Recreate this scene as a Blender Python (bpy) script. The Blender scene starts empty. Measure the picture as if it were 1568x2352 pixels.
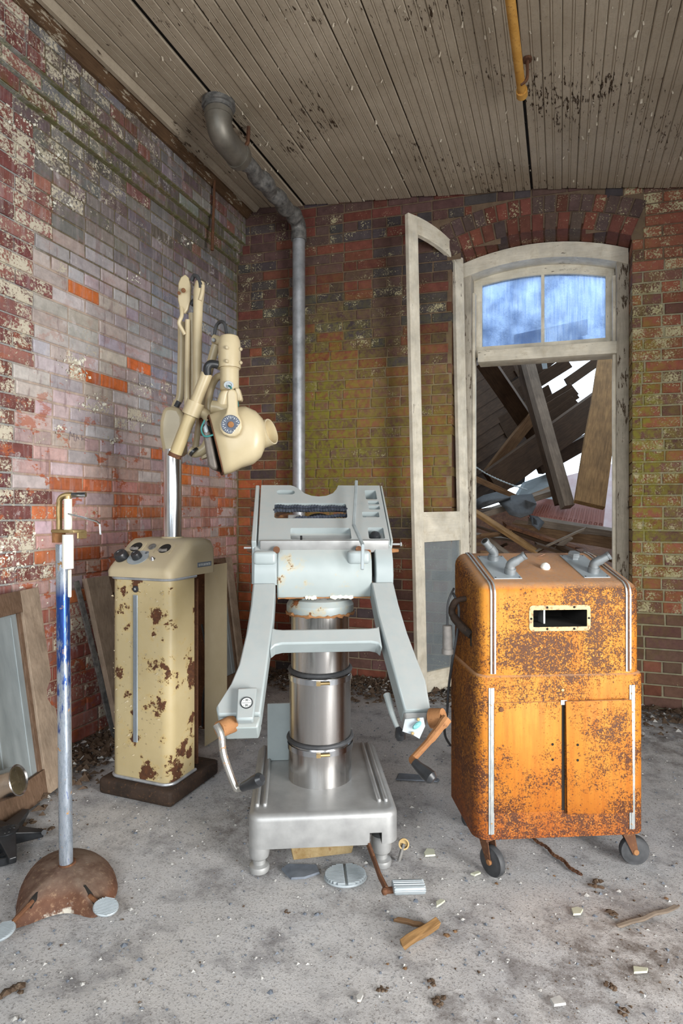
import bpy, bmesh, math, random
from mathutils import Vector, Matrix, noise
from mathutils.geometry import tessellate_polygon
R_ = random.Random(7)
rad = math.radians
# ------------------------------------------------------------------ camera, sky, light, exposure
TH, FPX, CH = rad(20.16), 1370.0, 1.24
sc = bpy.context.scene
C = sc.collection
cd = bpy.data.cameras.new('camera'); cam = bpy.data.objects.new('camera', cd); C.objects.link(cam)
cam.location = (0, 0, CH); cam.rotation_euler = (rad(90), 0, TH)
cd.sensor_fit = 'AUTO'; cd.sensor_width = 36.0; cd.lens = 36.0 * FPX / 2352.0; cd.clip_start = 0.02; cd.clip_end = 200
sc.camera = cam
vs = sc.view_settings
vs.view_transform = 'Standard'; vs.look = 'None'; vs.gamma = 1.0; vs.use_curve_mapping = False
vs.exposure = -0.36
w = bpy.data.worlds.new('sky'); sc.world = w; w.use_nodes = True
bg = w.node_tree.nodes['Background']; bg.inputs[0].default_value = (0.70, 0.85, 1.0, 1); bg.inputs[1].default_value = 4.0
try:
    sc.cycles.use_denoising = True; sc.cycles.max_bounces = 8; sc.cycles.diffuse_bounces = 5; sc.cycles.sample_clamp_indirect = 6
except Exception: pass
def area(name, loc, target, sx, sy, power, col=(1, 1, 1), spread=180):
    l = bpy.data.lights.new(name, 'AREA'); l.shape = 'RECTANGLE'; l.size = sx; l.size_y = sy; l.energy = power; l.color = col; l.spread = math.radians(spread)
    o = bpy.data.objects.new(name, l); C.objects.link(o); o.location = loc
    o.rotation_euler = (Vector(target) - Vector(loc)).to_track_quat('-Z', 'Y').to_euler(); return o
# daylight from a tall doorway on the right; made-up rear windows add floor fill
area('daylight_doorway', (2.52, 0.15, 1.0), (-2.4, 2.5, 0.55), 1.5, 1.8, 104, (1.0, 0.97, 0.93), 100)
area('rear_fill', (-0.9, -2.42, 2.2), (-1.1, 1.9, 0.0), 1.5, 1.5, 32, (0.95, 0.98, 1.0), 105)
area('rear_fill', (1.2, -2.42, 2.2), (0.5, 1.9, 0.0), 1.5, 1.5, 32, (1.0, 0.99, 0.97), 105)

# ------------------------------------------------------------------ helpers
FW = Vector((-math.sin(TH), math.cos(TH), 0)); RT = Vector((math.cos(TH), math.sin(TH), 0)); UP = Vector((0, 0, 1)); CAM = Vector((0, 0, CH))
def ray(x, y): return FW + RT * ((x - 784) / FPX) + UP * ((1176 - y) / FPX)
def P(x, y, z): return CAM + ray(x, y) * z
def PY(x, y, Y): d = ray(x, y); return CAM + d * (Y / d.y)
def PX(x, y, X): d = ray(x, y); return CAM + d * (X / d.x)
def PZ(x, y, Z=0.0): d = ray(x, y); return CAM + d * ((Z - CH) / d.z)
def pix(p):
    q = Vector(p) - CAM; z = q.dot(FW); z = max(z, 0.05)
    return (784 + FPX * q.dot(RT) / z, 1176 - FPX * q.z / z, z)
def T(loc=(0, 0, 0), rx=0, ry=0, rz=0, s=1):
    return Matrix.Translation(loc) @ Matrix.Rotation(rz, 4, 'Z') @ Matrix.Rotation(ry, 4, 'Y') @ Matrix.Rotation(rx, 4, 'X') @ Matrix.Scale(s, 4)
def along(a, b, roll=0):                       # frame at a whose +Z runs to b
    a, b = Vector(a), Vector(b); q = (b - a).to_track_quat('Z', 'Y')
    return Matrix.Translation(a) @ q.to_matrix().to_4x4() @ Matrix.Rotation(roll, 4, 'Z')
INV = {}
def sm(me, ang):
    if ang is None: return
    me.shade_smooth()
    if ang < 179: me.set_sharp_from_angle(angle=rad(ang))
class B:
    def __init__(s): s.v = []; s.f = []; s.m = []; s.col = []
    def add(s, vs_, fs, M=None, mi=0):
        o = len(s.v)
        for p in vs_: s.v.append((M @ Vector(p)) if M is not None else Vector(p))
        for f in fs: s.f.append([i + o for i in f]); s.m.append(mi)
        return s
    def bm(s, b, M=None, mi=0):
        b.verts.ensure_lookup_table(); b.verts.index_update()
        s.add([v.co.copy() for v in b.verts], [[v.index for v in f.verts] for f in b.faces], M, mi); b.free(); return s
    def box(s, c, size, M=None, mi=0):
        x, y, z = [k / 2 for k in size]; c = Vector(c)
        vs_ = [c + Vector((i * x, j * y, k * z)) for i in (-1, 1) for j in (-1, 1) for k in (-1, 1)]
        return s.add(vs_, [(0, 1, 3, 2), (4, 6, 7, 5), (0, 4, 5, 1), (2, 3, 7, 6), (0, 2, 6, 4), (1, 5, 7, 3)], M, mi)
    def rbox(s, c, size, r, seg=3, M=None, mi=0, edges=None):
        b = bmesh.new(); bmesh.ops.create_cube(b, size=1.0)
        for v in b.verts: v.co = Vector(c) + Vector((v.co.x * size[0], v.co.y * size[1], v.co.z * size[2]))
        es = [e for e in b.edges if edges is None or edges(e)]
        bmesh.ops.bevel(b, geom=es, offset=r, segments=seg, affect='EDGES', profile=0.5)
        return s.bm(b, M, mi)
    def tube(s, path, r, n=12, caps=True, M=None, mi=0, flat=1.0):
        path = [Vector(p) for p in path]; N = len(path); rs = r if isinstance(r, (list, tuple)) else [r] * N
        tg = [(path[min(i + 1, N - 1)] - path[max(i - 1, 0)]).normalized() for i in range(N)]
        up = Vector((0, 0, 1)) if abs(tg[0].z) < 0.9 else Vector((1, 0, 0))
        a = tg[0].cross(up).normalized(); vs_ = []; fs = []
        for i in range(N):
            a = (a - tg[i] * a.dot(tg[i])).normalized(); b_ = tg[i].cross(a)
            for k in range(n):
                t = 2 * math.pi * k / n; vs_.append(path[i] + (a * math.cos(t) + b_ * math.sin(t) * flat) * rs[i])
        for i in range(N - 1):
            for k in range(n):
                fs.append((i * n + k, i * n + (k + 1) % n, (i + 1) * n + (k + 1) % n, (i + 1) * n + k))
        if caps: fs.append(tuple(range(n))[::-1]); fs.append(tuple((N - 1) * n + k for k in range(n)))
        return s.add(vs_, fs, M, mi)
    def lathe(s, prof, M=None, n=24, mi=0, sx=1.0, sy=1.0):
        vs_ = []; fs = []; N = len(prof)
        for r, z in prof:
            r = max(r, 1e-5)
            for k in range(n):
                t = 2 * math.pi * k / n; vs_.append((r * math.cos(t) * sx, r * math.sin(t) * sy, z))
        for i in range(N - 1):
            for k in range(n):
                fs.append((i * n + k, i * n + (k + 1) % n, (i + 1) * n + (k + 1) % n, (i + 1) * n + k))
        if prof[0][0] > 1e-4: fs.append(tuple(range(n))[::-1])
        if prof[-1][0] > 1e-4: fs.append(tuple((N - 1) * n + k for k in range(n)))
        return s.add(vs_, fs, M, mi)
    def prism(s, poly, h, M=None, holes=(), z0=0.0, mi=0):
        loops = [list(poly)] + [list(h_) for h_ in holes]
        flat = [p for l in loops for p in l]; n = len(flat)
        tris = tessellate_polygon([[Vector((p[0], p[1], 0)) for p in l] for l in loops])
        vs_ = [(p[0], p[1], z0 + h) for p in flat] + [(p[0], p[1], z0) for p in flat]; fs = []
        for t in tris:
            a, b_, c = [Vector((flat[i][0], flat[i][1])) for i in t]
            t = tuple(t) if (b_ - a).cross(c - a) > 0 else tuple(reversed(t))
            fs.append(t); fs.append(tuple(i + n for i in reversed(t)))
        o = 0
        for l in loops:
            for i in range(len(l)):
                j = (i + 1) % len(l); fs.append((o + i, o + j, o + j + n, o + i + n))
            o += len(l)
        s.add(vs_, fs, M, mi); return s
    def build(s, name, mat, parent=None, world=False, smooth=30, bevel=None, recalc=True, origin=True, attrs=None):
        vs_ = s.v; loc = None
        if parent is not None:
            if world and parent.name in INV: vs_ = [INV[parent.name] @ p for p in vs_]
        elif origin and vs_:
            xs = [p.x for p in vs_]; ys = [p.y for p in vs_]; zs = [p.z for p in vs_]
            loc = Vector(((min(xs) + max(xs)) / 2, (min(ys) + max(ys)) / 2, min(zs))); vs_ = [p - loc for p in vs_]
        me = bpy.data.meshes.new(name); me.from_pydata([tuple(p) for p in vs_], [], s.f)
        if recalc:
            b = bmesh.new(); b.from_mesh(me); bmesh.ops.recalc_face_normals(b, faces=b.faces); b.to_mesh(me); b.free()
        for m in (mat if isinstance(mat, (list, tuple)) else [mat]): me.materials.append(m)
        if any(s.m): me.polygons.foreach_set('material_index', s.m)
        if attrs:
            for an, (ty, vals) in attrs.items():
                at = me.attributes.new(an, ty, 'POINT')
                at.data.foreach_set('color' if ty == 'FLOAT_COLOR' else 'value', vals)
        sm(me, smooth); me.update()
        o = bpy.data.objects.new(name, me); C.objects.link(o)
        if loc is not None: o.location = loc
        if parent is not None:
            o.parent = parent
            if parent.name in INV: INV[o.name] = INV[parent.name]
        if bevel:
            m = o.modifiers.new('bevel', 'BEVEL'); m.width = bevel; m.segments = 2; m.limit_method = 'ANGLE'; m.angle_limit = rad(40)
        return o
def tag(o, label=None, cat=None, group=None, kind=None):
    if label: o['label'] = label
    if cat: o['category'] = cat
    if group: o['group'] = group
    if kind: o['kind'] = kind
    return o
def thing(name, label, cat, loc=(0, 0, 0), rz=0.0, group=None):
    o = bpy.data.objects.new(name, None); C.objects.link(o); o.location = loc; o.rotation_euler = (0, 0, rz); o.empty_display_size = 0.1
    INV[o.name] = (Matrix.Translation(loc) @ Matrix.Rotation(rz, 4, 'Z')).inverted()
    return tag(o, label, cat, group)
def text(body, size, M, mat, name, parent, extrude=0.0004, sx=1.0):
    cu = bpy.data.curves.new('t', 'FONT'); cu.body = body; cu.size = size; cu.extrude = extrude; cu.align_x = 'CENTER'; cu.align_y = 'CENTER'
    o = bpy.data.objects.new('t', cu); C.objects.link(o); bpy.context.view_layer.update()
    me = bpy.data.meshes.new_from_object(o.evaluated_get(bpy.context.evaluated_depsgraph_get())); bpy.data.objects.remove(o); bpy.data.curves.remove(cu)
    me.name = name; me.transform(M @ Matrix.Diagonal((sx, 1, 1, 1))); me.materials.clear(); me.materials.append(mat)
    r = bpy.data.objects.new(name, me); C.objects.link(r)
    if parent: r.parent = parent
    return r
def arcpts(cx, cy, r, a0, a1, n): return [(cx + r * math.cos(rad(a0 + (a1 - a0) * i / n)), cy + r * math.sin(rad(a0 + (a1 - a0) * i / n))) for i in range(n + 1)]
def rrect(x0, y0, x1, y1, r, n=4):
    return arcpts(x1 - r, y1 - r, r, 0, 90, n) + arcpts(x0 + r, y1 - r, r, 90, 180, n) + arcpts(x0 + r, y0 + r, r, 180, 270, n) + arcpts(x1 - r, y0 + r, r, 270, 360, n)
def smooth_path(pts, k=6):
    pts = [Vector(p) for p in pts]; out = []
    for i in range(len(pts) - 1):
        p0 = pts[max(i - 1, 0)]; p1 = pts[i]; p2 = pts[i + 1]; p3 = pts[min(i + 2, len(pts) - 1)]
        for j in range(k):
            t = j / k
            out.append(0.5 * ((2 * p1) + (p2 - p0) * t + (2 * p0 - 5 * p1 + 4 * p2 - p3) * t * t + (-p0 + 3 * p1 - 3 * p2 + p3) * t ** 3))
    return out + [pts[-1]]
def lerp(a, b, t): return a + (b - a) * t
def sstep(a, b, x):
    t = min(1, max(0, (x - a) / (b - a))) if a != b else float(x > a); return t * t * (3 - 2 * t)

# ------------------------------------------------------------------ materials
class NT:
    def __init__(s, name):
        s.m = bpy.data.materials.new(name); s.m.use_nodes = True; s.t = s.m.node_tree; s.n = s.t.nodes; s.p = s.n['Principled BSDF']; s.out = s.n['Material Output']
        s.tc = s.n.new('ShaderNodeTexCoord'); s.geo = None
    def pos(s):
        if s.geo is None: s.geo = s.n.new('ShaderNodeNewGeometry')
        return s.geo.outputs['Position']
    def obj(s): return s.tc.outputs['Object']
    def L(s, a, b): s.t.links.new(a, b); return b
    def set(s, sock, v):
        if hasattr(v, 'is_output'): s.t.links.new(v, sock)
        elif isinstance(v, (tuple, list)) and len(v) == 3 and sock.type == 'RGBA': sock.default_value = (*v, 1)
        else: sock.default_value = v
    def map(s, vec, scale=(1, 1, 1), loc=(0, 0, 0)):
        m = s.n.new('ShaderNodeMapping'); s.L(vec, m.inputs['Vector']); m.inputs['Scale'].default_value = scale; m.inputs['Location'].default_value = loc; return m.outputs[0]
    def noise(s, vec, scale, detail=5, rough=0.6, dist=0.0):
        m = s.n.new('ShaderNodeTexNoise'); s.L(vec, m.inputs['Vector']); m.inputs['Scale'].default_value = scale; m.inputs['Detail'].default_value = detail
        m.inputs['Roughness'].default_value = rough; m.inputs['Distortion'].default_value = dist; return m.outputs[0]
    def voro(s, vec, scale, feature='F1'):
        m = s.n.new('ShaderNodeTexVoronoi'); s.L(vec, m.inputs['Vector']); m.inputs['Scale'].default_value = scale; m.feature = feature; return m.outputs['Distance']
    def rng(s, v, a, b, c=0.0, d=1.0, smooth=False):
        m = s.n.new('ShaderNodeMapRange'); m.clamp = True
        if smooth: m.interpolation_type = 'SMOOTHSTEP'
        s.set(m.inputs[0], v); s.set(m.inputs[1], a); s.set(m.inputs[2], b); s.set(m.inputs[3], c); s.set(m.inputs[4], d); return m.outputs[0]
    def math(s, op, a, b=0.0):
        m = s.n.new('ShaderNodeMath'); m.operation = op; s.set(m.inputs[0], a); s.set(m.inputs[1], b); return m.outputs[0]
    def mix(s, f, a, b, mode='MIX'):
        m = s.n.new('ShaderNodeMix'); m.data_type = 'RGBA'; m.blend_type = mode; s.set(m.inputs[0], f); s.set(m.inputs[6], a); s.set(m.inputs[7], b); return m.outputs[2]
    def attr(s, name):
        m = s.n.new('ShaderNodeAttribute'); m.attribute_name = name; return m
    def sep(s, v):
        m = s.n.new('ShaderNodeSeparateXYZ'); s.L(v, m.inputs[0]); return m.outputs
    def bump(s, h, strength=0.3, dist=0.01):
        m = s.n.new('ShaderNodeBump'); m.inputs['Strength'].default_value = strength; m.inputs['Distance'].default_value = dist; s.L(h, m.inputs['Height']); s.L(m.outputs[0], s.p.inputs['Normal'])
    def done(s, col=None, rough=0.6, metal=0.0, spec=None):
        if col is not None: s.set(s.p.inputs['Base Color'], col)
        s.set(s.p.inputs['Roughness'], rough); s.set(s.p.inputs['Metallic'], metal)
        if spec is not None: s.p.inputs['Specular IOR Level'].default_value = spec
        return s.m
def brick_mat(name, fleck_col, moss_col, streak=0.0, fscale=75):
    t = NT(name); p = t.pos(); at = t.attr('Col'); mo = t.attr('moss')
    n1 = t.noise(p, 22, 6, 0.65); n2 = t.noise(p, fscale, 8, 0.75); n3 = t.noise(p, 9, 4, 0.6)
    c = t.mix(1.0, at.outputs['Color'], t.rng(n1, 0.25, 0.75, 0.72, 1.25), 'MULTIPLY')
    if streak:
        st = t.noise(t.map(p, (14, 14, 1.3)), 3.0, 5, 0.6)
        c = t.mix(t.math('MULTIPLY', t.rng(st, 0.5, 0.72), streak), c, (0.50, 0.43, 0.43))
        st2 = t.noise(t.map(p, (13, 13, 1.6), (3, 7, 1)), 2.0, 5, 0.65)
        c = t.mix(t.rng(st2, 0.60, 0.64, 0, 0.45), c, (0.22, 0.13, 0.13))
    if streak:                                            # paint gone, raw orange brick shows
        zz = t.sep(p)[2]; raw = t.math('MULTIPLY', t.rng(t.noise(t.map(p, (1, 1, 1.7), (5, 2, 8)), 7.5, 7, 0.68), 0.565, 0.60), t.rng(zz, 2.3, 1.5, 0.12, 0.9))
        c = t.mix(raw, c, (0.44, 0.125, 0.055))
        wh = t.rng(t.noise(t.map(p, (1, 1, 0.8), (1, 9, 3)), 11, 7, 0.7), 0.60, 0.66, 0, 0.6); c = t.mix(wh, c, (0.62, 0.58, 0.57))
    k = t.math('ADD', t.math('MULTIPLY', n3, 0.45), t.math('MULTIPLY', n2, 0.75))     # 0.6 +- 0.15
    th = t.math('SUBTRACT', 0.80, t.math('MULTIPLY', at.outputs['Alpha'], 0.42))
    fl = t.rng(k, th, t.math('ADD', th, 0.035))
    c = t.mix(fl, c, fleck_col)
    n4 = t.noise(p, 30, 7, 0.7)
    g = t.math('MULTIPLY', mo.outputs['Fac'], t.rng(n4, 0.40, 0.58))
    c = t.mix(g, c, moss_col)
    t.bump(t.math('ADD', t.math('MULTIPLY', n1, 0.6), t.math('ADD', t.math('MULTIPLY', fl, 0.25), t.math('MULTIPLY', n2, 0.3))), 0.55, 0.006)
    return t.done(c, 0.88, 0, 0.25)
M = {}
M['brick_left'] = brick_mat('peeling_painted_brick', (0.66, 0.60, 0.47), (0.11, 0.13, 0.02), 0.40)
M['brick_back'] = brick_mat('red_brick_mossy', (0.52, 0.46, 0.28), (0.24, 0.22, 0.03), 0.0, 90)
def wood_mat(name, a, b, axis=1, rough=0.75, scale=1.0, chips=None, chip_t=0.62, dirt=None):
    t = NT(name); o = t.obj(); s = [16 * scale] * 3; s[axis] = 1.6 * scale
    g = t.noise(t.map(o, tuple(s)), 5, 6, 0.65, 0.6); n = t.noise(o, 6, 5, 0.6)
    c = t.mix(t.rng(g, 0.3, 0.7), a, b); c = t.mix(1.0, c, t.rng(n, 0.3, 0.7, 0.75, 1.2), 'MULTIPLY')
    h = g
    if chips:
        s2 = [26 * scale] * 3; s2[axis] = 5 * scale
        q = t.noise(t.map(o, tuple(s2), (1.3, 4.1, 2.2)), 2.2, 8, 0.72); q2 = t.noise(o, 3.0, 3, 0.5)
        k = t.rng(t.math('ADD', t.math('MULTIPLY', q, 0.75), t.math('MULTIPLY', q2, 0.4)), chip_t, chip_t + 0.02)
        c = t.mix(k, c, chips); h = t.math('SUBTRACT', t.math('MULTIPLY', g, 0.4), k)
    if dirt:
        c = t.mix(t.rng(t.noise(o, 14, 6, 0.7), 0.52, 0.75, 0, 0.6), c, dirt)
    t.bump(h, 0.35, 0.004); return t.done(c, rough, 0, 0.3)
M['plank_paint'] = None
def ceiling_mat():
    t = NT('ceiling_peeling_paint'); p = t.pos()
    n = t.noise(p, 2.2, 5, 0.6); f = t.noise(t.map(p, (60, 6, 20)), 3, 6, 0.65); f2 = t.noise(p, 60, 6, 0.7)
    c = t.mix(t.rng(n, 0.3, 0.7), (0.36, 0.295, 0.215), (0.52, 0.44, 0.335)); c = t.mix(t.rng(f, 0.4, 0.75, 0, 0.45), c, (0.33, 0.27, 0.195))
    c = t.mix(t.rng(f2, 0.5, 0.7, 0, 0.35), c, (0.30, 0.25, 0.18))
    q = t.noise(t.map(p, (34, 7, 10), (2, 5, 1)), 2.0, 8, 0.7); q2 = t.noise(p, 1.4, 3, 0.5)
    k = t.rng(t.math('ADD', t.math('MULTIPLY', q, 0.8), t.math('MULTIPLY', q2, 0.45)), 0.752, 0.765)
    c = t.mix(k, c, (0.055, 0.033, 0.018))
    k2 = t.rng(t.noise(t.map(p, (26, 9, 10), (9, 2, 4)), 2.6, 7, 0.7), 0.69, 0.71)
    c = t.mix(k2, c, (0.62, 0.56, 0.47))
    t.bump(t.math('ADD', t.math('MULTIPLY', k, -0.8), t.math('ADD', t.math('MULTIPLY', k2, 0.8), t.math('MULTIPLY', f2, 0.6))), 0.6, 0.006)
    return t.done(c, 0.8, 0, 0.25)
M['ceiling'] = ceiling_mat()
M['trim_brown'] = wood_mat('flaking_brown_moulding', (0.075, 0.04, 0.02), (0.14, 0.08, 0.04), 1, chips=(0.40, 0.34, 0.25), chip_t=0.64)
M['dark_gap'] = NT('dark_cavity').done((0.012, 0.010, 0.008), 0.95)  # near-black colour for the shade inside gaps, holes and recesses
M['cream_wood'] = wood_mat('peeling_cream_joinery', (0.74, 0.67, 0.53), (0.86, 0.80, 0.67), 2, chips=(0.16, 0.12, 0.08), chip_t=0.70, dirt=(0.55, 0.47, 0.33))
M['cream_wood_x'] = wood_mat('peeling_cream_rail', (0.72, 0.65, 0.51), (0.84, 0.78, 0.65), 0, chips=(0.16, 0.12, 0.08), chip_t=0.695, dirt=(0.52, 0.42, 0.26))
M['jamb_wood'] = wood_mat('weathered_jamb', (0.42, 0.37, 0.29), (0.58, 0.52, 0.42), 2, chips=(0.10, 0.07, 0.045), chip_t=0.635)
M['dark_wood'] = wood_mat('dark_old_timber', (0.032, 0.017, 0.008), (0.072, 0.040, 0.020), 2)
M['brown_wood'] = wood_mat('brown_timber', (0.11, 0.06, 0.03), (0.24, 0.14, 0.07), 2)
M['tan_wood'] = wood_mat('tan_timber', (0.15, 0.08, 0.03), (0.33, 0.19, 0.075), 2)
M['grey_wood'] = wood_mat('weathered_grey_timber', (0.13, 0.10, 0.075), (0.24, 0.19, 0.145), 2)
M['frame_wood'] = wood_mat('grey_brown_frame_wood', (0.26, 0.195, 0.14), (0.40, 0.31, 0.23), 2, dirt=(0.18, 0.13, 0.09))
M['frame_dark'] = wood_mat('dark_brown_frame_wood', (0.10, 0.06, 0.035), (0.19, 0.12, 0.08), 2)
def floor_mat():
    t = NT('dusty_concrete'); p = t.pos()
    n = t.noise(p, 1.1, 6, 0.62); n2 = t.noise(p, 5.5, 7, 0.7); f = t.noise(p, 150, 6, 0.75); f2 = t.noise(p, 240, 4, 0.8)
    c = t.mix(t.rng(n, 0.35, 0.68), (0.55, 0.535, 0.52), (0.455, 0.465, 0.485))
    c = t.mix(t.rng(n2, 0.50, 0.68, 0, 0.82), c, (0.19, 0.185, 0.19))
    c = t.mix(t.rng(n2, 0.46, 0.30, 0, 0.5), c, (0.64, 0.62, 0.60))
    c = t.mix(t.rng(f, 0.53, 0.61, 0, 0.65), c, (0.14, 0.13, 0.125))
    c = t.mix(t.rng(f2, 0.60, 0.68, 0, 0.7), c, (0.75, 0.72, 0.68))
    dm = t.attr('dirt'); dn = t.noise(p, 11, 7, 0.75)
    c = t.mix(t.math('MULTIPLY', dm.outputs['Fac'], t.rng(dn, 0.40, 0.60)), c, (0.10, 0.072, 0.05))
    t.bump(t.math('ADD', t.math('MULTIPLY', f, 0.6), t.math('ADD', t.math('MULTIPLY', f2, 0.25), n2)), 0.6, 0.008)
    return t.done(c, 0.92, 0, 0.2)
M['floor'] = floor_mat()
def metal(name, a, b, rough=0.35, scale=8, streak=None, metalness=1.0, spots=None, spot_t=0.66, bumpk=0.08, rr=0.12):
    t = NT(name); o = t.obj(); v = t.map(o, streak) if streak else o
    n = t.noise(v, scale, 6, 0.65); c = t.mix(t.rng(n, 0.3, 0.7), a, b); r = t.rng(n, 0.3, 0.7, rough, rough + rr); me = metalness
    if spots:
        q = t.rng(t.noise(o, scale * 3.1, 7, 0.7), spot_t, spot_t + 0.03); c = t.mix(q, c, spots); r = t.math('ADD', r, t.math('MULTIPLY', q, 0.4)); me = t.math('MULTIPLY', t.math('SUBTRACT', 1.0, q), metalness)
    if bumpk: t.bump(n, bumpk, 0.004)
    return t.done(c, r, me)
M['galv'] = metal('galvanised_pipe', (0.30, 0.32, 0.34), (0.55, 0.57, 0.60), 0.36, 14, metalness=0.55, bumpk=0.15)
M['galv_rough'] = metal('scaly_galvanised_pipe', (0.07, 0.07, 0.07), (0.30, 0.29, 0.27), 0.55, 30, metalness=0.4, bumpk=0.9)
M['sheet'] = metal('dull_galvanised_sheet', (0.30, 0.345, 0.36), (0.42, 0.47, 0.485), 0.5, 7, (1, 3, 0.6), 0.45, bumpk=0.04)
M['chrome'] = metal('chrome_tube', (0.55, 0.58, 0.62), (0.70, 0.73, 0.77), 0.14, 10, (4, 4, .5), 1.0, spots=(0.25, 0.16, 0.07), spot_t=0.72, bumpk=0)
M['steel'] = metal('brushed_stainless', (0.52, 0.505, 0.49), (0.62, 0.605, 0.59), 0.19, 6, (7, 7, .12), 1.0, bumpk=0)
M['alu'] = metal('cast_aluminium', (0.33, 0.335, 0.335), (0.44, 0.445, 0.44), 0.44, 12, None, 0.55, bumpk=0.06)
def blue_mat():
    t = NT('blue_worn_tube'); o = t.obj(); z = t.sep(o)[2]; n = t.noise(t.map(o, (9, 9, 2.0)), 9, 6, 0.7); w = t.math('ADD', n, t.rng(z, 0.5, 0.9, -0.14, 0.13))
    c = t.mix(t.rng(n, 0.3, 0.7), (0.30, 0.36, 0.44), (0.55, 0.60, 0.66)); k = t.math('MULTIPLY', t.rng(w, 0.44, 0.56), t.rng(z, 1.02, 0.96)); c = t.mix(k, c, (0.025, 0.07, 0.28))
    q = t.rng(t.noise(o, 34, 7, 0.7), 0.62, 0.66); c = t.mix(q, c, (0.40, 0.20, 0.05)); return t.done(c, t.rng(n, 0.3, 0.7, 0.2, 0.4), t.math('MULTIPLY', t.math('SUBTRACT', 1.0, q), 0.7))
M['blue_tube'] = blue_mat()
M['fitting'] = metal('grey_cast_fitting', (0.17, 0.19, 0.20), (0.28, 0.30, 0.31), 0.45, 16, None, 0.4, bumpk=0.1)
def enamel(name, a, b, rust=None, thr=0.70, rough=0.42, dust=None, scale=7, spots=()):
    t = NT(name); o = t.obj(); n = t.noise(o, 5, 5, 0.6); c = t.mix(t.rng(n, 0.3, 0.7), a, b); h = n; r = rough
    if dust:
        d = t.noise(o, 40, 6, 0.7); nz = t.sep(t.n.new('ShaderNodeNewGeometry').outputs['Normal'])[2]
        c = t.mix(t.math('MULTIPLY', t.rng(nz, 0.35, 0.9), t.rng(d, 0.3, 0.7, 0.25, 0.75)), c, dust)
    if rust:
        q = t.noise(o, scale, 8, 0.68); q2 = t.noise(o, scale * 0.28, 2, 0.5)
        kk = t.math('ADD', t.math('MULTIPLY', q, 0.72), t.math('MULTIPLY', q2, 0.43))
        for (sx, sy, sz, sr) in spots:                     # where the paint has come away
            m = t.n.new('ShaderNodeVectorMath'); m.operation = 'DISTANCE'; t.L(o, m.inputs[0]); m.inputs[1].default_value = (sx, sy, sz); kk = t.math('ADD', kk, t.rng(m.outputs['Value'], sr * 1.7, 0.0, 0.0, 0.135))
        halo = t.rng(kk, thr - 0.05, thr, 0, 0.45); c = t.mix(halo, c, (0.52, 0.36, 0.12))
        k = t.rng(kk, thr, thr + 0.012); rc = t.mix(t.rng(t.noise(o, 60, 5, 0.7), 0.35, 0.7), rust, (rust[0] * 2.6, rust[1] * 2.2, rust[2] * 1.6))
        c = t.mix(k, c, rc); r = t.math('ADD', rough, t.math('MULTIPLY', k, 0.45)); h = t.math('SUBTRACT', 0.0, k); t.bump(h, 0.6, 0.004)
    return t.done(c, r, 0.0, 0.45)
M['cream'] = enamel('chipped_cream_enamel', (0.44, 0.35, 0.185), (0.51, 0.42, 0.24), (0.055, 0.023, 0.011), 0.672, 0.40, None, 16, [(-.02, -.15, .925, .05), (-.10, -.15, .90, .035), (-.085, -.15, .55, .045), (.06, -.15, .606, .045), (.13, -.15, .588, .035), (-.044, -.15, .45, .03), (.072, -.15, .43, .05), (-.025, -.15, .265, .04), (-.09, -.15, .29, .035), (.12, -.14, .36, .035), (.165, -.05, .15, .08), (.04, -.15, .13, .04), (.09, -.15, .80, .03), (-.03, -.15, .36, .035), (.165, 0.02, .5, .04), (.165, .02, .8, .04), (.165, .02, .3, .04)])
M['cream_clean'] = enamel('cream_enamel', (0.46, 0.375, 0.225), (0.55, 0.465, 0.30), (0.13, 0.10, 0.07), 0.79, 0.36, None, 12)
M['cream_dirty'] = enamel('dusty_cream_enamel', (0.42, 0.345, 0.215), (0.51, 0.435, 0.29), (0.12, 0.08, 0.05), 0.75, 0.5, (0.42, 0.36, 0.26), 14)
M['grey_enamel'] = enamel('grey_green_enamel', (0.27, 0.315, 0.32), (0.34, 0.385, 0.39), None, 0.7, 0.36, (0.37, 0.345, 0.32))
M['grey_rust'] = enamel('grey_enamel_rusting', (0.28, 0.325, 0.325), (0.35, 0.395, 0.39), (0.12, 0.045, 0.015), 0.685, 0.4, (0.40, 0.37, 0.33), 9)
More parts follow.
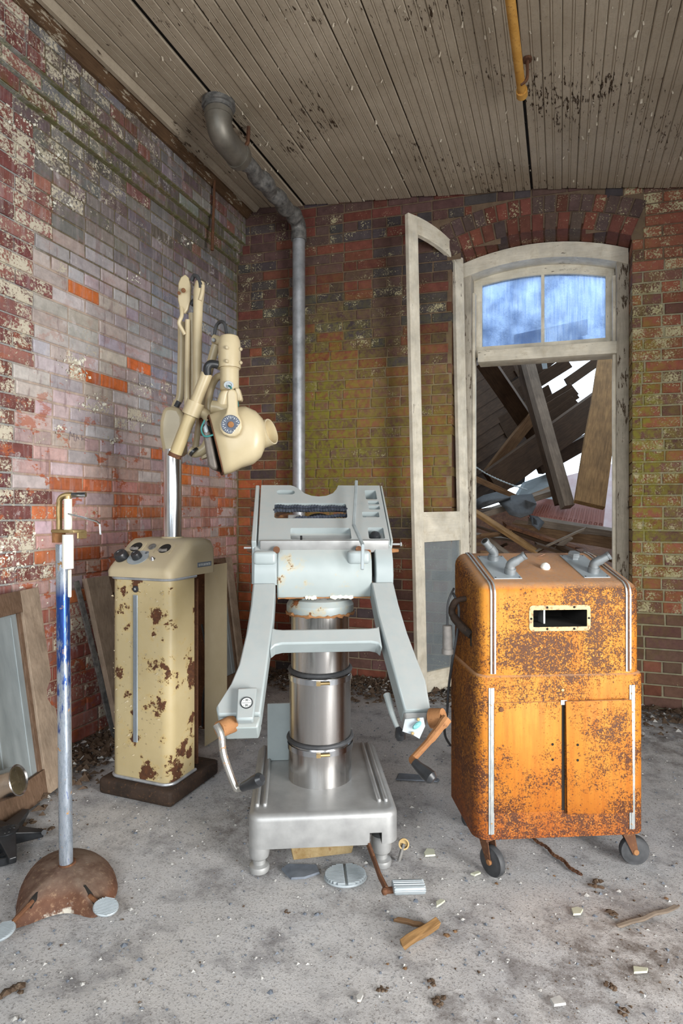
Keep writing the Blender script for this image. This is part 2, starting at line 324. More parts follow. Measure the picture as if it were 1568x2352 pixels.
def cart_mat():
    t = NT('orange_rust_enamel'); o = t.obj()
    sp = t.noise(o, 190, 5, 0.78); big = t.noise(t.map(o, (3.0, 3.0, 2.0)), 1.6, 5, 0.6); st = t.noise(t.map(o, (20, 20, 1.6)), 2.0, 4, 0.6); sp2 = t.noise(o, 75, 6, 0.75)
    z = t.sep(o)[2]
    c = t.mix(t.rng(big, 0.35, 0.65), (0.44, 0.148, 0.006), (0.56, 0.235, 0.024))
    c = t.mix(t.rng(st, 0.45, 0.7, 0, 0.55), c, (0.36, 0.088, 0.004))
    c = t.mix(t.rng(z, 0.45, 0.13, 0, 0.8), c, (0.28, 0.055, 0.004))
    patch = t.noise(t.map(o, (1, 1, 1.2), (0.33, 0.1, 0.42)), 4.2, 3, 0.55)
    dens = t.rng(patch, 0.36, 0.60, 0.0, 0.16)
    thr = t.math('SUBTRACT', 0.605, dens)
    mixn = t.math('ADD', t.math('MULTIPLY', sp, 0.6), t.math('MULTIPLY', sp2, 0.4))
    k = t.rng(mixn, thr, t.math('ADD', thr, 0.04))
    c = t.mix(t.math('MULTIPLY', k, 0.95), c, (0.060, 0.020, 0.010))
    k3 = t.rng(sp, 0.40, 0.33, 0, 0.55); c = t.mix(t.math('MULTIPLY', k3, t.rng(patch, 0.4, 0.6)), c, (0.86, 0.62, 0.22))
    nz = t.sep(t.n.new('ShaderNodeNewGeometry').outputs['Normal'])[2]
    c = t.mix(t.math('MULTIPLY', t.rng(nz, 0.4, 0.85), t.rng(sp2, 0.3, 0.6, 0.5, 0.95)), c, (0.42, 0.25, 0.15))
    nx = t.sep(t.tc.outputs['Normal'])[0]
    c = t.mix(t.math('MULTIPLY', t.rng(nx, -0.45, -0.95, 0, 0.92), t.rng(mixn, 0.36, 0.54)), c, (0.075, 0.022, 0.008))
    t.bump(t.math('ADD', mixn, k), 0.35, 0.002); return t.done(c, 0.62, 0, 0.35)
M['cart'] = cart_mat()
def rust_mat(name, a, b, c3, thr=0.56, rough=0.8, paint=None, paint_t=0.6, dust=None):
    t = NT(name); o = t.obj(); n = t.noise(o, 9, 7, 0.68); n2 = t.noise(o, 70, 6, 0.75)
    c = t.mix(t.rng(n, 0.32, 0.68), a, b); c = t.mix(t.rng(n2, thr, thr + 0.12, 0, 0.8), c, c3)
    if paint: c = t.mix(t.rng(t.noise(t.map(o, (1, 1, 1), (4, 1, 6)), 5.5, 6, 0.65), paint_t, paint_t + 0.04), c, paint)
    if dust:
        nz = t.sep(t.n.new('ShaderNodeNewGeometry').outputs['Normal'])[2]; c = t.mix(t.math('MULTIPLY', t.rng(nz, 0.6, 0.97), t.rng(n, 0.35, 0.62, 0.15, 0.85)), c, dust)
    t.bump(t.math('ADD', n2, n), 0.5, 0.004); return t.done(c, rough, 0.0, 0.3)
M['rust'] = rust_mat('dark_rust', (0.075, 0.033, 0.02), (0.17, 0.075, 0.035), (0.30, 0.15, 0.06))
M['rust_base'] = rust_mat('rusted_cast_base', (0.06, 0.024, 0.015), (0.15, 0.07, 0.04), (0.32, 0.20, 0.12), 0.54, 0.7, (0.52, 0.49, 0.42), 0.57, (0.21, 0.16, 0.125))
M['rust_black'] = rust_mat('black_brown_iron', (0.022, 0.016, 0.012), (0.065, 0.040, 0.028), (0.17, 0.085, 0.04), 0.57, 0.7)
M['galv_bend'] = metal('tarnished_bend', (0.16, 0.145, 0.12), (0.27, 0.25, 0.21), 0.42, 10, None, 0.55, bumpk=0.1)
M['rust_orange'] = rust_mat('bright_rust', (0.50, 0.24, 0.04), (0.66, 0.36, 0.09), (0.25, 0.10, 0.03))
M['rust_copper'] = rust_mat('brown_rust_crank', (0.24, 0.105, 0.04), (0.38, 0.19, 0.08), (0.14, 0.055, 0.025))
M['black'] = metal('black_plastic', (0.012, 0.013, 0.015), (0.03, 0.033, 0.037), 0.30, 20, None, 0.0, bumpk=0)
M['rubber'] = metal('dusty_rubber', (0.025, 0.027, 0.03), (0.07, 0.073, 0.078), 0.55, 18, None, 0.0, bumpk=0.1)
M['grey_plastic'] = metal('grey_bakelite', (0.16, 0.15, 0.14), (0.27, 0.25, 0.23), 0.6, 30, None, 0.0, bumpk=0.1)
M['plate'] = metal('grey_zinc_plate', (0.30, 0.345, 0.37), (0.41, 0.455, 0.48), 0.45, 9, None, 0.3, bumpk=0.03)
M['white_plastic'] = metal('white_plastic', (0.72, 0.69, 0.60), (0.82, 0.80, 0.74), 0.4, 9, None, 0.0, bumpk=0)
M['paint_chip'] = metal('ceiling_paint_chip', (0.46, 0.39, 0.29), (0.58, 0.51, 0.40), 0.8, 20, None, 0.0, bumpk=0)
M['worn_chrome'] = metal('worn_chrome', (0.40, 0.39, 0.36), (0.60, 0.59, 0.55), 0.25, 14, None, 0.8, spots=(0.30, 0.16, 0.07), spot_t=0.58, bumpk=0)
M['stone'] = metal('pale_chip', (0.36, 0.36, 0.35), (0.52, 0.51, 0.48), 0.85, 30, None, 0.0, bumpk=0.3)
M['slate'] = metal('dark_slate_chip', (0.09, 0.105, 0.13), (0.17, 0.195, 0.23), 0.7, 20, None, 0.0, bumpk=0.1)
M['green_glass'] = metal('pale_green_chip', (0.42, 0.44, 0.34), (0.55, 0.56, 0.44), 0.4, 10, None, 0.0, bumpk=0)
M['teal'] = NT('teal_gem').done((0.16, 0.42, 0.42), 0.25)
M['brass'] = metal('old_brass', (0.35, 0.24, 0.10), (0.50, 0.38, 0.20), 0.4, 20, None, 0.8, bumpk=0.1)
M['tar'] = metal('tar_paper', (0.025, 0.027, 0.03), (0.06, 0.062, 0.065), 0.6, 40, None, 0.0, bumpk=0.2)
M['tin_red'] = metal('red_painted_tin', (0.26, 0.085, 0.06), (0.36, 0.14, 0.10), 0.5, 12, (8, 1, 1), 0.0, bumpk=0.05)
M['pink_board'] = metal('pale_pink_board', (0.62, 0.42, 0.42), (0.75, 0.66, 0.66), 0.7, 6, None, 0.0, bumpk=0)
M['ink'] = NT('black_ink').done((0.02, 0.02, 0.025), 0.6)
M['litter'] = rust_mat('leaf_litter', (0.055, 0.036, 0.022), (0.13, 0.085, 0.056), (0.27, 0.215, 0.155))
M['dial_face'] = metal('pale_dial', (0.50, 0.53, 0.52), (0.60, 0.62, 0.60), 0.5, 10, None, 0.0, bumpk=0)
M['cloth_tape'] = metal('dirty_white_tube', (0.70, 0.66, 0.52), (0.80, 0.78, 0.70), 0.5, 10, None, 0.0, bumpk=0)
M['scratch'] = NT('scratched_pencil').done((0.16, 0.13, 0.17), 0.9)
def glass_mat():
    t = NT('grimy_glass'); p = t.pos(); n = t.noise(t.map(p, (40, 40, 2.4)), 2, 6, 0.65); n2 = t.noise(p, 5.5, 4, 0.55); f = t.noise(p, 160, 4, 0.7)
    tr = t.n.new('ShaderNodeBsdfTranslucent'); tp = t.n.new('ShaderNodeBsdfTransparent'); mx = t.n.new('ShaderNodeMixShader'); gl = t.n.new('ShaderNodeBsdfGlossy'); m2 = t.n.new('ShaderNodeMixShader')
    sm_ = t.noise(p, 3.2, 3, 0.5); t.set(tr.inputs[0], t.mix(t.rng(sm_, 0.42, 0.62, 0, 0.75), t.mix(t.rng(n, 0.3, 0.7), (0.34, 0.47, 0.72), (0.85, 0.91, 0.97)), (0.10, 0.16, 0.30)))
    t.set(tp.inputs[0], (0.75, 0.85, 1.0)); gl.inputs['Roughness'].default_value = 0.25
    k = t.math('ADD', t.math('MULTIPLY', n2, 0.6), t.math('MULTIPLY', f, 0.4))
    t.L(t.rng(k, 0.35, 0.65, 0.42, 0.92), mx.inputs[0]); t.L(tp.outputs[0], mx.inputs[1]); t.L(tr.outputs[0], mx.inputs[2])
    m2.inputs[0].default_value = 0.05; t.L(mx.outputs[0], m2.inputs[1]); t.L(gl.outputs[0], m2.inputs[2]); t.L(m2.outputs[0], t.out.inputs[0]); return t.m
M['glass'] = glass_mat()
# ------------------------------------------------------------------ room shell
XL, YB = -2.436, 4.21
def warp(x, z): return z - 0.018 * max(0.0, z - 1.24) * (x + 2.44)
def ceil_z(x):
    if x < -0.15: return 3.66 - 0.115 * (x + 2.44)
    if x < 0.75: return 3.3967 - 0.17 * (x + 0.15)
    return 3.2437 - 0.06 * (x - 0.75)
XO0, XO1 = -0.72, 0.43                                   # doorway
ARX, ARR, ARZ = -0.145, 1.558, 3.21 - 1.558               # centre and radius of its brick arch (before settling)
ARA = math.asin(0.575 / ARR)
def intr(x):
    d = x - ARX; return ARZ + math.sqrt(max(ARR * ARR - d * d, 0.01))
HIDE = [(262, 1230, 450, 1800), (590, 1120, 900, 1370), (1040, 1275, 1480, 1930), (470, 940, 610, 1090), (380, 940, 480, 1240), (660, 1380, 810, 1800), (0, 1370, 125, 1870), (925, 490, 970, 1600)]
def cmix(a, b, t): return tuple(lerp(a[i], b[i], t) for i in range(3))
def jit(c, k): s = 1 + R_.uniform(-k, k); return tuple(max(0.004, v * s * (1 + R_.uniform(-k, k) * 0.35)) for v in c)
ORANGE = [(210, 680), (345, 1053), (440, 1075), (105, 718), (175, 1095), (280, 1180), (230, 1130), (330, 840), (275, 890), (190, 860), (420, 1100), (240, 1350), (215, 1275), (330, 1225), (270, 1330), (205, 1270)]
CREAM = [(150, 462, 40), (225, 925, 30), (310, 965, 34), (165, 822, 26), (335, 895, 26), (175, 855, 30), (320, 890, 20), (430, 555, 20), (310, 640, 16), (465, 655, 20), (285, 1280, 22), (140, 985, 14), (260, 1010, 20), (25, 1300, 60), (20, 1240, 50), (30, 1380, 50), (215, 940, 20), (110, 360, 40), (40, 280, 60)]
def left_style(y, z, edge):
    """(base colour, fleck density, moss) of the paintwork on the left wall at (y, z)."""
    x, yy, _ = pix((XL, y, z)); r = R_.random()
    if edge:                                              # toothed old brickwork at the near end
        return (jit((0.20, 0.075, 0.065) if r < 0.7 else (0.30, 0.13, 0.11), 0.25), 0.36 + 0.20 * R_.random(), 0.0)
    if yy > 1250 and z < 0.72:
        c = (0.33, 0.105, 0.08) if r < 0.7 else (0.40, 0.16, 0.12)
        return (jit(c, 0.2), 0.36 * R_.random() ** 2 + (0.35 if 120 < x < 260 and r < 0.4 else 0.05), 0.0)
    if z > 3.0:                                           # corbelled courses under the ceiling
        c = (0.15, 0.115, 0.115) if r < 0.5 else ((0.20, 0.185, 0.19) if r < 0.85 else (0.19, 0.085, 0.07))
        return (jit(c, 0.25), lerp(0.36, 0.12, sstep(2.2, 3.6, y)) + 0.16 * R_.random(), 0.25 * R_.random())
    # zone weights
    blue = sstep(2.95, 3.35, y + 0.35 * (z - 1.9)) * sstep(1.35, 1.75, z)
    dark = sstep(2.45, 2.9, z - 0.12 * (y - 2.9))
    low = sstep(1.95, 1.25, z)
    pinkgrey = (0.54, 0.46, 0.43); lav = (0.50, 0.455, 0.475); bl = (0.25, 0.27, 0.31); dk = (0.155, 0.125, 0.125); red = (0.50, 0.215, 0.16)
    c = pinkgrey if r < 0.5 else lav
    c = cmix(c, (0.55, 0.34, 0.31) if r < 0.5 else ((0.52, 0.41, 0.415) if r < 0.75 else red), low)
    if low > 0.5 and r > 0.86: c = (0.52, 0.165, 0.07)
    c = cmix(c, bl if r < 0.7 else (0.29, 0.25, 0.27), blue * 0.95)
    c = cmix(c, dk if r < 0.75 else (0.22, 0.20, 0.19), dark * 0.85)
    for (ox, oy) in ORANGE:
        if abs(x - ox) < 26 and abs(yy - oy) < 11: c = (0.56, 0.155, 0.045)
    for (ox, oy, orr) in CREAM:
        if math.hypot(x - ox, (yy - oy) * 1.6) < orr: return (jit(c, 0.13), 0.43 + 0.12 * R_.random(), 0.0)
    f = 0.10 + 0.10 * R_.random() + 0.22 * dark * (1 - blue) * R_.random() + (0.18 if R_.random() < 0.12 else 0)
    return (jit(c, 0.19), f, 0.35 * R_.random() * dark if R_.random() < 0.3 else 0.0)
def blob(x, y, cx, cy, rx, ry): return math.exp(-(((x - cx) / rx) ** 2 + ((y - cy) / ry) ** 2))
def back_moss(x, z):
    px_, py_, _ = pix((x, YB, z))
    m = 0.75 * blob(px_, py_, 760, 900, 120, 190) + 0.7 * blob(px_, py_, 720, 1090, 60, 170) + 0.6 * blob(px_, py_, 1000, 1020, 90, 240) + 0.5 * blob(px_, py_, 850, 1080, 120, 130)
    m += 1.05 * blob(px_, py_, 1475, 1030, 45, 330) + 0.45 * blob(px_, py_, 1540, 1150, 60, 220) + 0.35 * blob(px_, py_, 552, 1180, 14, 260)
    return min(1.0, m)
def back_style(x, z):
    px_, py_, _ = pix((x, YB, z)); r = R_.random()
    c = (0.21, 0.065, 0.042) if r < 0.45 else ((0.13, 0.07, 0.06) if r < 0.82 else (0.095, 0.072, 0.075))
    if py_ < 780: c = (0.155, 0.052, 0.038) if r < 0.33 else ((0.105, 0.060, 0.052) if r < 0.75 else (0.075, 0.06, 0.062))  # more dark purple bricks high up; their darker colour also imitates light falloff
    if px_ < 640 and py_ > 1090: c = (0.40, 0.105, 0.045) if r < 0.6 else (0.27, 0.085, 0.05)
    if px_ > 690 and 830 < py_ < 1200: c = cmix(c, (0.30, 0.15, 0.075), 0.45)
    f = 0.12 + 0.18 * R_.random() + (0.14 if r > 0.9 else 0)
    if px_ > 1440 and py_ < 1400: f = 0.30 + 0.22 * R_.random(); c = (0.26, 0.09, 0.055) if r < 0.7 else (0.16, 0.075, 0.06)
    if px_ > 1440 and py_ >= 1400: f = 0.12; c = (0.16, 0.085, 0.065) if r < 0.6 else (0.24, 0.09, 0.055)
    if px_ < 930 and 480 < py_ < 800 and r > 0.6: f = 0.34
    return (jit(c, 0.2), f)
class Bricks:
    """collects bricks, then builds the 300 that show largest as objects and the rest as one mesh"""
    def __init__(s): s.items = []
    def add(s, vs_, fs, col, fl, moss):
        c = sum((Vector(v) for v in vs_), Vector()) / len(vs_); x, y, z = pix(c)
        q = [pix(v) for v in vs_]; a = (max(k[0] for k in q) - min(k[0] for k in q)) * (max(k[1] for k in q) - min(k[1] for k in q))
        vis = -5 < x < 1573 and -5 < y < 2357 and (c - CAM).dot(FW) > 0.5 and not any(h[0] < x < h[2] and h[1] < y < h[3] for h in HIDE)
        s.items.append((a if vis else -1.0 / max(z, 0.01), c, vs_, fs, (*col, fl), moss))
    def build(s, parent, mat):
        s.items.sort(key=lambda t: -t[0]); rest = B(); rc = []; rm = []
        for i, (a, c, vs_, fs, col, moss) in enumerate(s.items):
            if i < 300 and a > 0:
                me = bpy.data.meshes.new('brick'); me.from_pydata([tuple(Vector(v) - c) for v in vs_], [], fs); me.materials.append(mat)
                at = me.attributes.new('Col', 'FLOAT_COLOR', 'POINT'); at.data.foreach_set('color', list(col) * len(vs_))
                am = me.attributes.new('moss', 'FLOAT', 'POINT'); am.data.foreach_set('value', [moss(v) if callable(moss) else moss for v in vs_])
                o = bpy.data.objects.new('brick', me); C.objects.link(o); o.location = c; o.parent = parent
            else:
                rest.add(vs_, fs); rc += list(col) * len(vs_); rm += [moss(v) if callable(moss) else moss for v in vs_]
        if rest.v:
            o = rest.build('farther_bricks', mat, parent, smooth=None, recalc=False, attrs={'Col': ('FLOAT_COLOR', rc), 'moss': ('FLOAT', rm)}); o['kind'] = 'stuff'
BF = [(8, 9, 10, 11), (4, 5, 9, 8), (5, 6, 10, 9), (6, 7, 11, 10), (7, 4, 8, 11), (0, 1, 5, 4), (1, 2, 6, 5), (2, 3, 7, 6), (3, 0, 4, 7)]
def brick_v(a0, a1, z0, z1, depth, proud, f):
    """12 vertices; f(a, z, d) maps along-wall, height, outwards to world"""
    j = lambda: R_.uniform(-0.0016, 0.0016); e = 0.0045; p = proud + R_.uniform(-0.0025, 0.0025)
    q = [(a0 + j(), z0 + j()), (a1 + j(), z0 + j()), (a1 + j(), z1 + j()), (a0 + j(), z1 + j())]
    inn = [(q[0][0] + e, q[0][1] + e), (q[1][0] - e, q[1][1] + e), (q[2][0] - e, q[2][1] - e), (q[3][0] + e, q[3][1] - e)]
    return [f(a, z, -depth) for a, z in q] + [f(a, z, p - 0.004) for a, z in q] + [f(a, z, p) for a, z in inn]
def courses(a_lo, a_hi, z_lo, z_hi, seed):
    """mixed bond: stretchers, headers and now and then a header course"""
    rr = random.Random(seed); k = 0; z = z_lo
    while z < z_hi - 0.02:
        hdr = (k % 6 == 3); off = (0.0 if k % 2 else 0.1125) + rr.uniform(-0.012, 0.012); a = a_lo - 0.225 + off
        while a < a_hi:
            L = 0.1125 if (hdr or rr.random() < 0.17) else 0.225
            yield max(a, a_lo) + 0.005, min(a + L, a_hi) - 0.005, z + 0.005, min(z + 0.075, z_hi) - 0.005, k
            a += L
        z += 0.075; k += 1
def step_of(z): return 0.0 if z < 3.225 else (0.027 if z < 3.30 else (0.054 if z < 3.375 else 0.081))
# --- left wall: mortar skin with bricks as parts
def grid(f, us, ws, keep=None):
    b = B(); n = len(ws); b.v = [Vector(f(u, w_)) for u in us for w_ in ws]
    for i in range(len(us) - 1):
        for j in range(n - 1):
            if keep is None or keep((us[i] + us[i + 1]) / 2, (ws[j] + ws[j + 1]) / 2): b.f.append([i * n + j, (i + 1) * n + j, (i + 1) * n + j + 1, i * n + j + 1]); b.m.append(0)
    return b
us = [-2.5 + i * 0.115 for i in range(60)]; zs = [i * 0.075 for i in range(43)] + [3.224, 3.226, 3.299, 3.301, 3.374, 3.376, 3.44, 3.52, 3.60, 3.75]
zs = sorted(set(round(z, 3) for z in zs))
g = grid(lambda y, z: (XL + step_of(z) - 0.007, min(y, 4.25), z), us, zs)
def edge_zone(y, z):
    k = int(z / 0.075); return y < 2.16 + (0.0, 0.11, 0.0, 0.05, 0.11, 0.0, 0.11)[(k * 5 + k // 3) % 7] * 1.0 + (0.05 if z > 2.6 else 0)
ca = []; ma = []
for v in g.v:
    if edge_zone(v.y, v.z): c = (0.34, 0.345, 0.33); fl = 0.42
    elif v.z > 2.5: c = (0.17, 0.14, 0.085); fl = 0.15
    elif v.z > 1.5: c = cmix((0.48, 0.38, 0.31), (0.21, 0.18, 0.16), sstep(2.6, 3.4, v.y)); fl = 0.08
    else: c = (0.44, 0.30, 0.22); fl = 0.12
    ca += [*c, fl]; ma.append(0.55 if 3.17 < v.z < 3.40 else (0.8 * sstep(4.05, 4.2, v.y)))
wl = g.build('wall_left', M['brick_left'], smooth=None, origin=False, attrs={'Col': ('FLOAT_COLOR', ca), 'moss': ('FLOAT', ma)}); tag(wl, 'left brick wall with flaking blue, pink and white paint', kind='structure')
B().box((XL - 0.16, 0.85, 1.9), (0.26, 6.8, 3.8)).build('masonry_core', M['dark_gap'], wl)
bk = Bricks()
for a0, a1, z0, z1, k in courses(1.45, YB - 0.004, 0.0, 3.60, 3):
    if a1 - a0 < 0.03: continue
    ym, zm = (a0 + a1) / 2, (z0 + z1) / 2; e = edge_zone(ym, zm); st = step_of(zm)
    c, fl, mo = left_style(ym, zm, e)
    mm = (lambda v, mo=mo, z=zm: mo + (0.55 * sstep(0.012, 0.0, abs(v[2] - 3.229)) + 0.4 * sstep(0.012, 0.0, abs(v[2] - 3.304)) + 0.6 * sstep(4.02, 4.2, v[1]) * R_.random()))
    bk.add(brick_v(a0, a1, z0, z1, 0.03, 0.004 if e else 0.0, lambda a, z, d: (XL + st + d, a, z)), BF, c, fl, mm)
bk.build(wl, M['brick_left'])
# scratched letters on one of the bricks
b = B()
gp = lambda x, y: PX(x, y, XL + 0.003)
for ln in [[(160, 1011), (161, 991), (166, 1003), (170, 995), (171, 1013)], [(174, 1014), (177, 999), (182, 1010)], [(175, 1006), (181, 1006)], [(188, 1012), (188, 999)], [(198, 1005), (189, 1008), (201, 1013)]]:
    b.tube([gp(*q) for q in ln], 0.0011, 5)
b.build('scratched_letters', M['scratch'], wl)['label'] = 'pencilled letters M A K on a pink brick'
# --- back wall
def in_open(x, z): return XO0 < x < XO1 and z < intr(x)
def in_ring(x, z, m=0.0):
    d = math.hypot(x - ARX, z - ARZ); a = abs(math.atan2(x - ARX, z - ARZ)); return ARR - 0.01 < d < ARR + 0.243 + m and a < ARA + 0.012
xs = sorted(set([round(XL - 0.02 + i * 0.09, 4) for i in range(57)] + [XO0, XO1])); zs = [i * 0.075 for i in range(50)]
g = grid(lambda x, z: (x, YB + 0.008, warp(x, z)), xs, zs, lambda x, z: not (XO0 < x < XO1 and z < 3.06) and not (XO0 < x < XO1 and in_open(x, z)))
ca = []; ma = []
for v in g.v:
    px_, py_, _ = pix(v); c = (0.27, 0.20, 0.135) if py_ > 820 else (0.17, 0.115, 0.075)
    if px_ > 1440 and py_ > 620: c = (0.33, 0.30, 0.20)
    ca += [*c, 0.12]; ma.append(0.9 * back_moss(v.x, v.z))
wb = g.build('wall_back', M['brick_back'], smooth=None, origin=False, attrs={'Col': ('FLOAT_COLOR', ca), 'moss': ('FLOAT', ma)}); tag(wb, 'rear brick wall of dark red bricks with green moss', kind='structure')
arc = [(x, warp(x, intr(x)) + 0.005) for x in [lerp(XO0 - 0.004, XO1 + 0.004, i / 16) for i in range(17)]]
B().prism([(-2.7, -0.05), (XO0 - 0.004, -0.05)] + arc + [(XO1 + 0.004, -0.05), (2.75, -0.05), (2.75, 3.9), (-2.7, 3.9)], 0.37, Matrix.Translation((0, YB + 0.385, 0)) @ Matrix.Rotation(rad(90), 4, 'X')).build('masonry_core', M['rust'], wb)
bk = Bricks()
for a0, a1, z0, z1, k in courses(XL + 0.002, 2.6, 0.0, 3.68, 11):
    segs = [(a0, a1, 0.03)]; zm = (z0 + z1) / 2
    if zm < intr(XO0) + 0.02 and a1 > XO0 and a0 < XO1:
        segs = []
        if a0 < XO0 - 0.02: segs.append((a0, XO0, 0.24))
        if a1 > XO1 + 0.02: segs.append((XO1, a1, 0.24))
    elif zm < intr(XO0) + 0.02 and (abs(a1 - XO0) < 0.03 or abs(a0 - XO1) < 0.03): segs = [(a0, a1, 0.24)]
    for s0, s1, dp in segs:
        xm = (s0 + s1) / 2
        if s1 - s0 < 0.03 or in_open(xm, zm): continue
        if in_ring(xm, zm):
            continue
        for e0, e1 in ((s0, xm), (xm, s1)):                 # trim ends that reach into the arch
            if in_ring((e0 + e1) / 2, zm, 0.01):
                if e0 == s0: s0 = xm + 0.004
                else: s1 = xm - 0.004
        if s1 - s0 < 0.03: continue
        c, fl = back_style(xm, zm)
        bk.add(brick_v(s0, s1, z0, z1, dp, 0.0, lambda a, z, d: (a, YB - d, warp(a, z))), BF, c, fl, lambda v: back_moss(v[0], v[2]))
for ring in range(2):
    r0 = ARR + ring * 0.122; r1 = r0 + 0.114; n = int(2 * ARA * r0 / 0.0745); off = 0.0
    for i in range(n):
        t0 = -ARA + 2 * ARA * (i + 0.07) / n; t1 = -ARA + 2 * ARA * (i + 0.93) / n
        def f(a, r, d): return (ARX + r * math.sin(a), YB - d, warp(ARX + r * math.sin(a), ARZ + r * math.cos(a)))
        vs_ = [f(a, r, -0.24 if ring == 0 else -0.03) for a, r in ((t0, r0), (t1, r0), (t1, r1), (t0, r1))]
        p = 0.003 + R_.uniform(-0.002, 0.002); ea = 0.0028
        vs_ += [f(a, r, p - 0.004) for a, r in ((t0, r0), (t1, r0), (t1, r1), (t0, r1))] + [f(a, r, p) for a, r in ((t0 + ea, r0 + .004), (t1 - ea, r0 + .004), (t1 - ea, r1 - .004), (t0 + ea, r1 - .004))]
        rr = R_.random(); c = (0.17, 0.06, 0.042) if rr < 0.5 else (0.11, 0.07, 0.062)
        bk.add(vs_, BF, jit(c, 0.2), 0.22 + 0.12 * R_.random(), 0.0)
bk.build(wb, M['brick_back'])
# --- unseen walls that close the room, with the doorway and the made-up windows of the fill lamps
plain = metal('dull_plaster', (0.30, 0.26, 0.22), (0.38, 0.34, 0.29), 0.9, 3, None, 0.0, bumpk=0.2)
b = B(); b.box((2.7, -1.6, 1.85), (0.2, 2.0, 3.9)).box((2.7, 2.6, 1.85), (0.2, 3.4, 3.9)).box((2.7, 0.15, 3.05), (0.2, 1.5, 1.5))
tag(b.build('wall_right', plain, origin=False), kind='structure')
b = B(); b.box((0.1, -2.6, 0.7), (5.4, 0.2, 1.4)).box((0.1, -2.6, 3.4), (5.4, 0.2, 0.8)).box((-2.15, -2.6, 2.2), (1.0, 0.2, 1.6)).box((0.15, -2.6, 2.2), (0.6, 0.2, 1.6)).box((2.35, -2.6, 2.2), (0.8, 0.2, 1.6))
tag(b.build('wall_rear', plain, origin=False), kind='structure')
# --- ceiling
cx = [-2.75, -2.44, -1.9, -1.3, -0.7, -0.15, 0.3, 0.75, 1.4, 2.0, 2.8]
b = B(); n = len(cx)
for y in (-2.7, 4.6):
    for x in cx: b.v.append(Vector((x, y, ceil_z(x) + 0.016)))
    for x in cx: b.v.append(Vector((x, y, ceil_z(x) + 0.22)))
for i in range(n - 1):
    b.f += [[i, i + 1, 2 * n + i + 1, 2 * n + i], [n + i + 1, n + i, 3 * n + i, 3 * n + i + 1]]; b.m += [0, 0]
ce = tag(b.build('ceiling', M['dark_gap'], smooth=None, origin=False), 'sagging ceiling of narrow beaded boards with peeling cream paint', kind='structure')
PROF = [(0, .014), (0, .005), (.004, 0), (.0360, 0), (.0385, .0038), (.040, .0005), (.0440, -.0012), (.048, .0005), (.0495, .0038), (.0520, 0), (.0845, 0), (.0885, .005), (.0885, .014)]
x = -2.225; rc = random.Random(5); i = 0
while x < 2.5:
    gap = 0.0016 + (0.005 if rc.random() < 0.22 else 0)
    if abs(x + 1.86) < 0.045: gap = 0.026
    if abs(x + 0.19) < 0.045: gap = 0.016
    x += gap
    cuts = [0.6, 4.195 + rc.uniform(-0.012, 0.008)]
    if rc.random() < 0.4: cuts.insert(1, rc.uniform(2.6, 3.9))
    sl = -0.115 if x < -0.15 else (-0.17 if x < 0.75 else -0.06); droop = rc.uniform(-0.004, 0.002)
    for y0, y1 in zip(cuts, cuts[1:]):
        b = B(); m = len(PROF); yy = [y0 + 0.001, (y0 + y1) / 2, y1 - 0.001]; dz = droop + rc.uniform(-0.002, 0.002); tw = rc.uniform(-0.002, 0.002)
        for q, y in enumerate(yy):
            for (u, v) in PROF: b.v.append(Vector((x + u, y, ceil_z(x) + sl * u + v + dz + tw * (q - 1))))
        for q in range(2):
            for j in range(m - 1): b.f.append([q * m + j, q * m + j + 1, (q + 1) * m + j + 1, (q + 1) * m + j]); b.m.append(0)
        b.f.append(list(range(m))); b.f.append(list(range(2 * m, 3 * m))); b.m += [0, 0]
        b.build('plank', M['ceiling'], ce, smooth=None)
    x += 0.0885; i += 1
# curls of paint hanging from the boards
b = B(); rf_ = random.Random(17)
def curl(b, p, d, s, w_, dn):
    s_ = d.cross(dn).normalized() * w_; q = [(0, 0), (0.35, 0.10), (0.7, 0.32), (0.95, 0.65)]
    b.add([p + d * (s * a) + dn * (s * c) + s_ * k for a, c in q for k in (-1, 1)], [(0, 1, 3, 2), (2, 3, 5, 4), (4, 5, 7, 6)])
for i in range(900):
    x = rf_.uniform(-2.2, 0.95); y = rf_.uniform(1.9, 4.17); a = rf_.gauss(1.57, 0.5) * rf_.choice((-1, 1)); s = 0.005 + 0.018 * rf_.random() ** 3
    curl(b, Vector((x, y, ceil_z(x) - 0.001)), Vector((math.cos(a), math.sin(a), 0)), s, s * rf_.uniform(.12, .3), Vector((0, 0, -1)))
o = b.build('paint_curl', M['paint_chip'], ce, smooth=None, recalc=False); o['kind'] = 'stuff'
b = B()
for (ox, oy, orr) in CREAM:
    for i in range(int(orr * 1.6)):
        p = PX(ox + rf_.gauss(0, orr * .6), oy + rf_.gauss(0, orr * .32), XL + 0.003); a = rf_.uniform(0, 6.3); s = 0.003 + 0.013 * rf_.random() ** 2
        curl(b, p, Vector((0, math.cos(a), math.sin(a))), s, s * rf_.uniform(.2, .55), Vector((0.6, 0, 0)))
o = b.build('paint_flake', M['cloth_tape'], wl, smooth=None, recalc=False); o['kind'] = 'stuff'
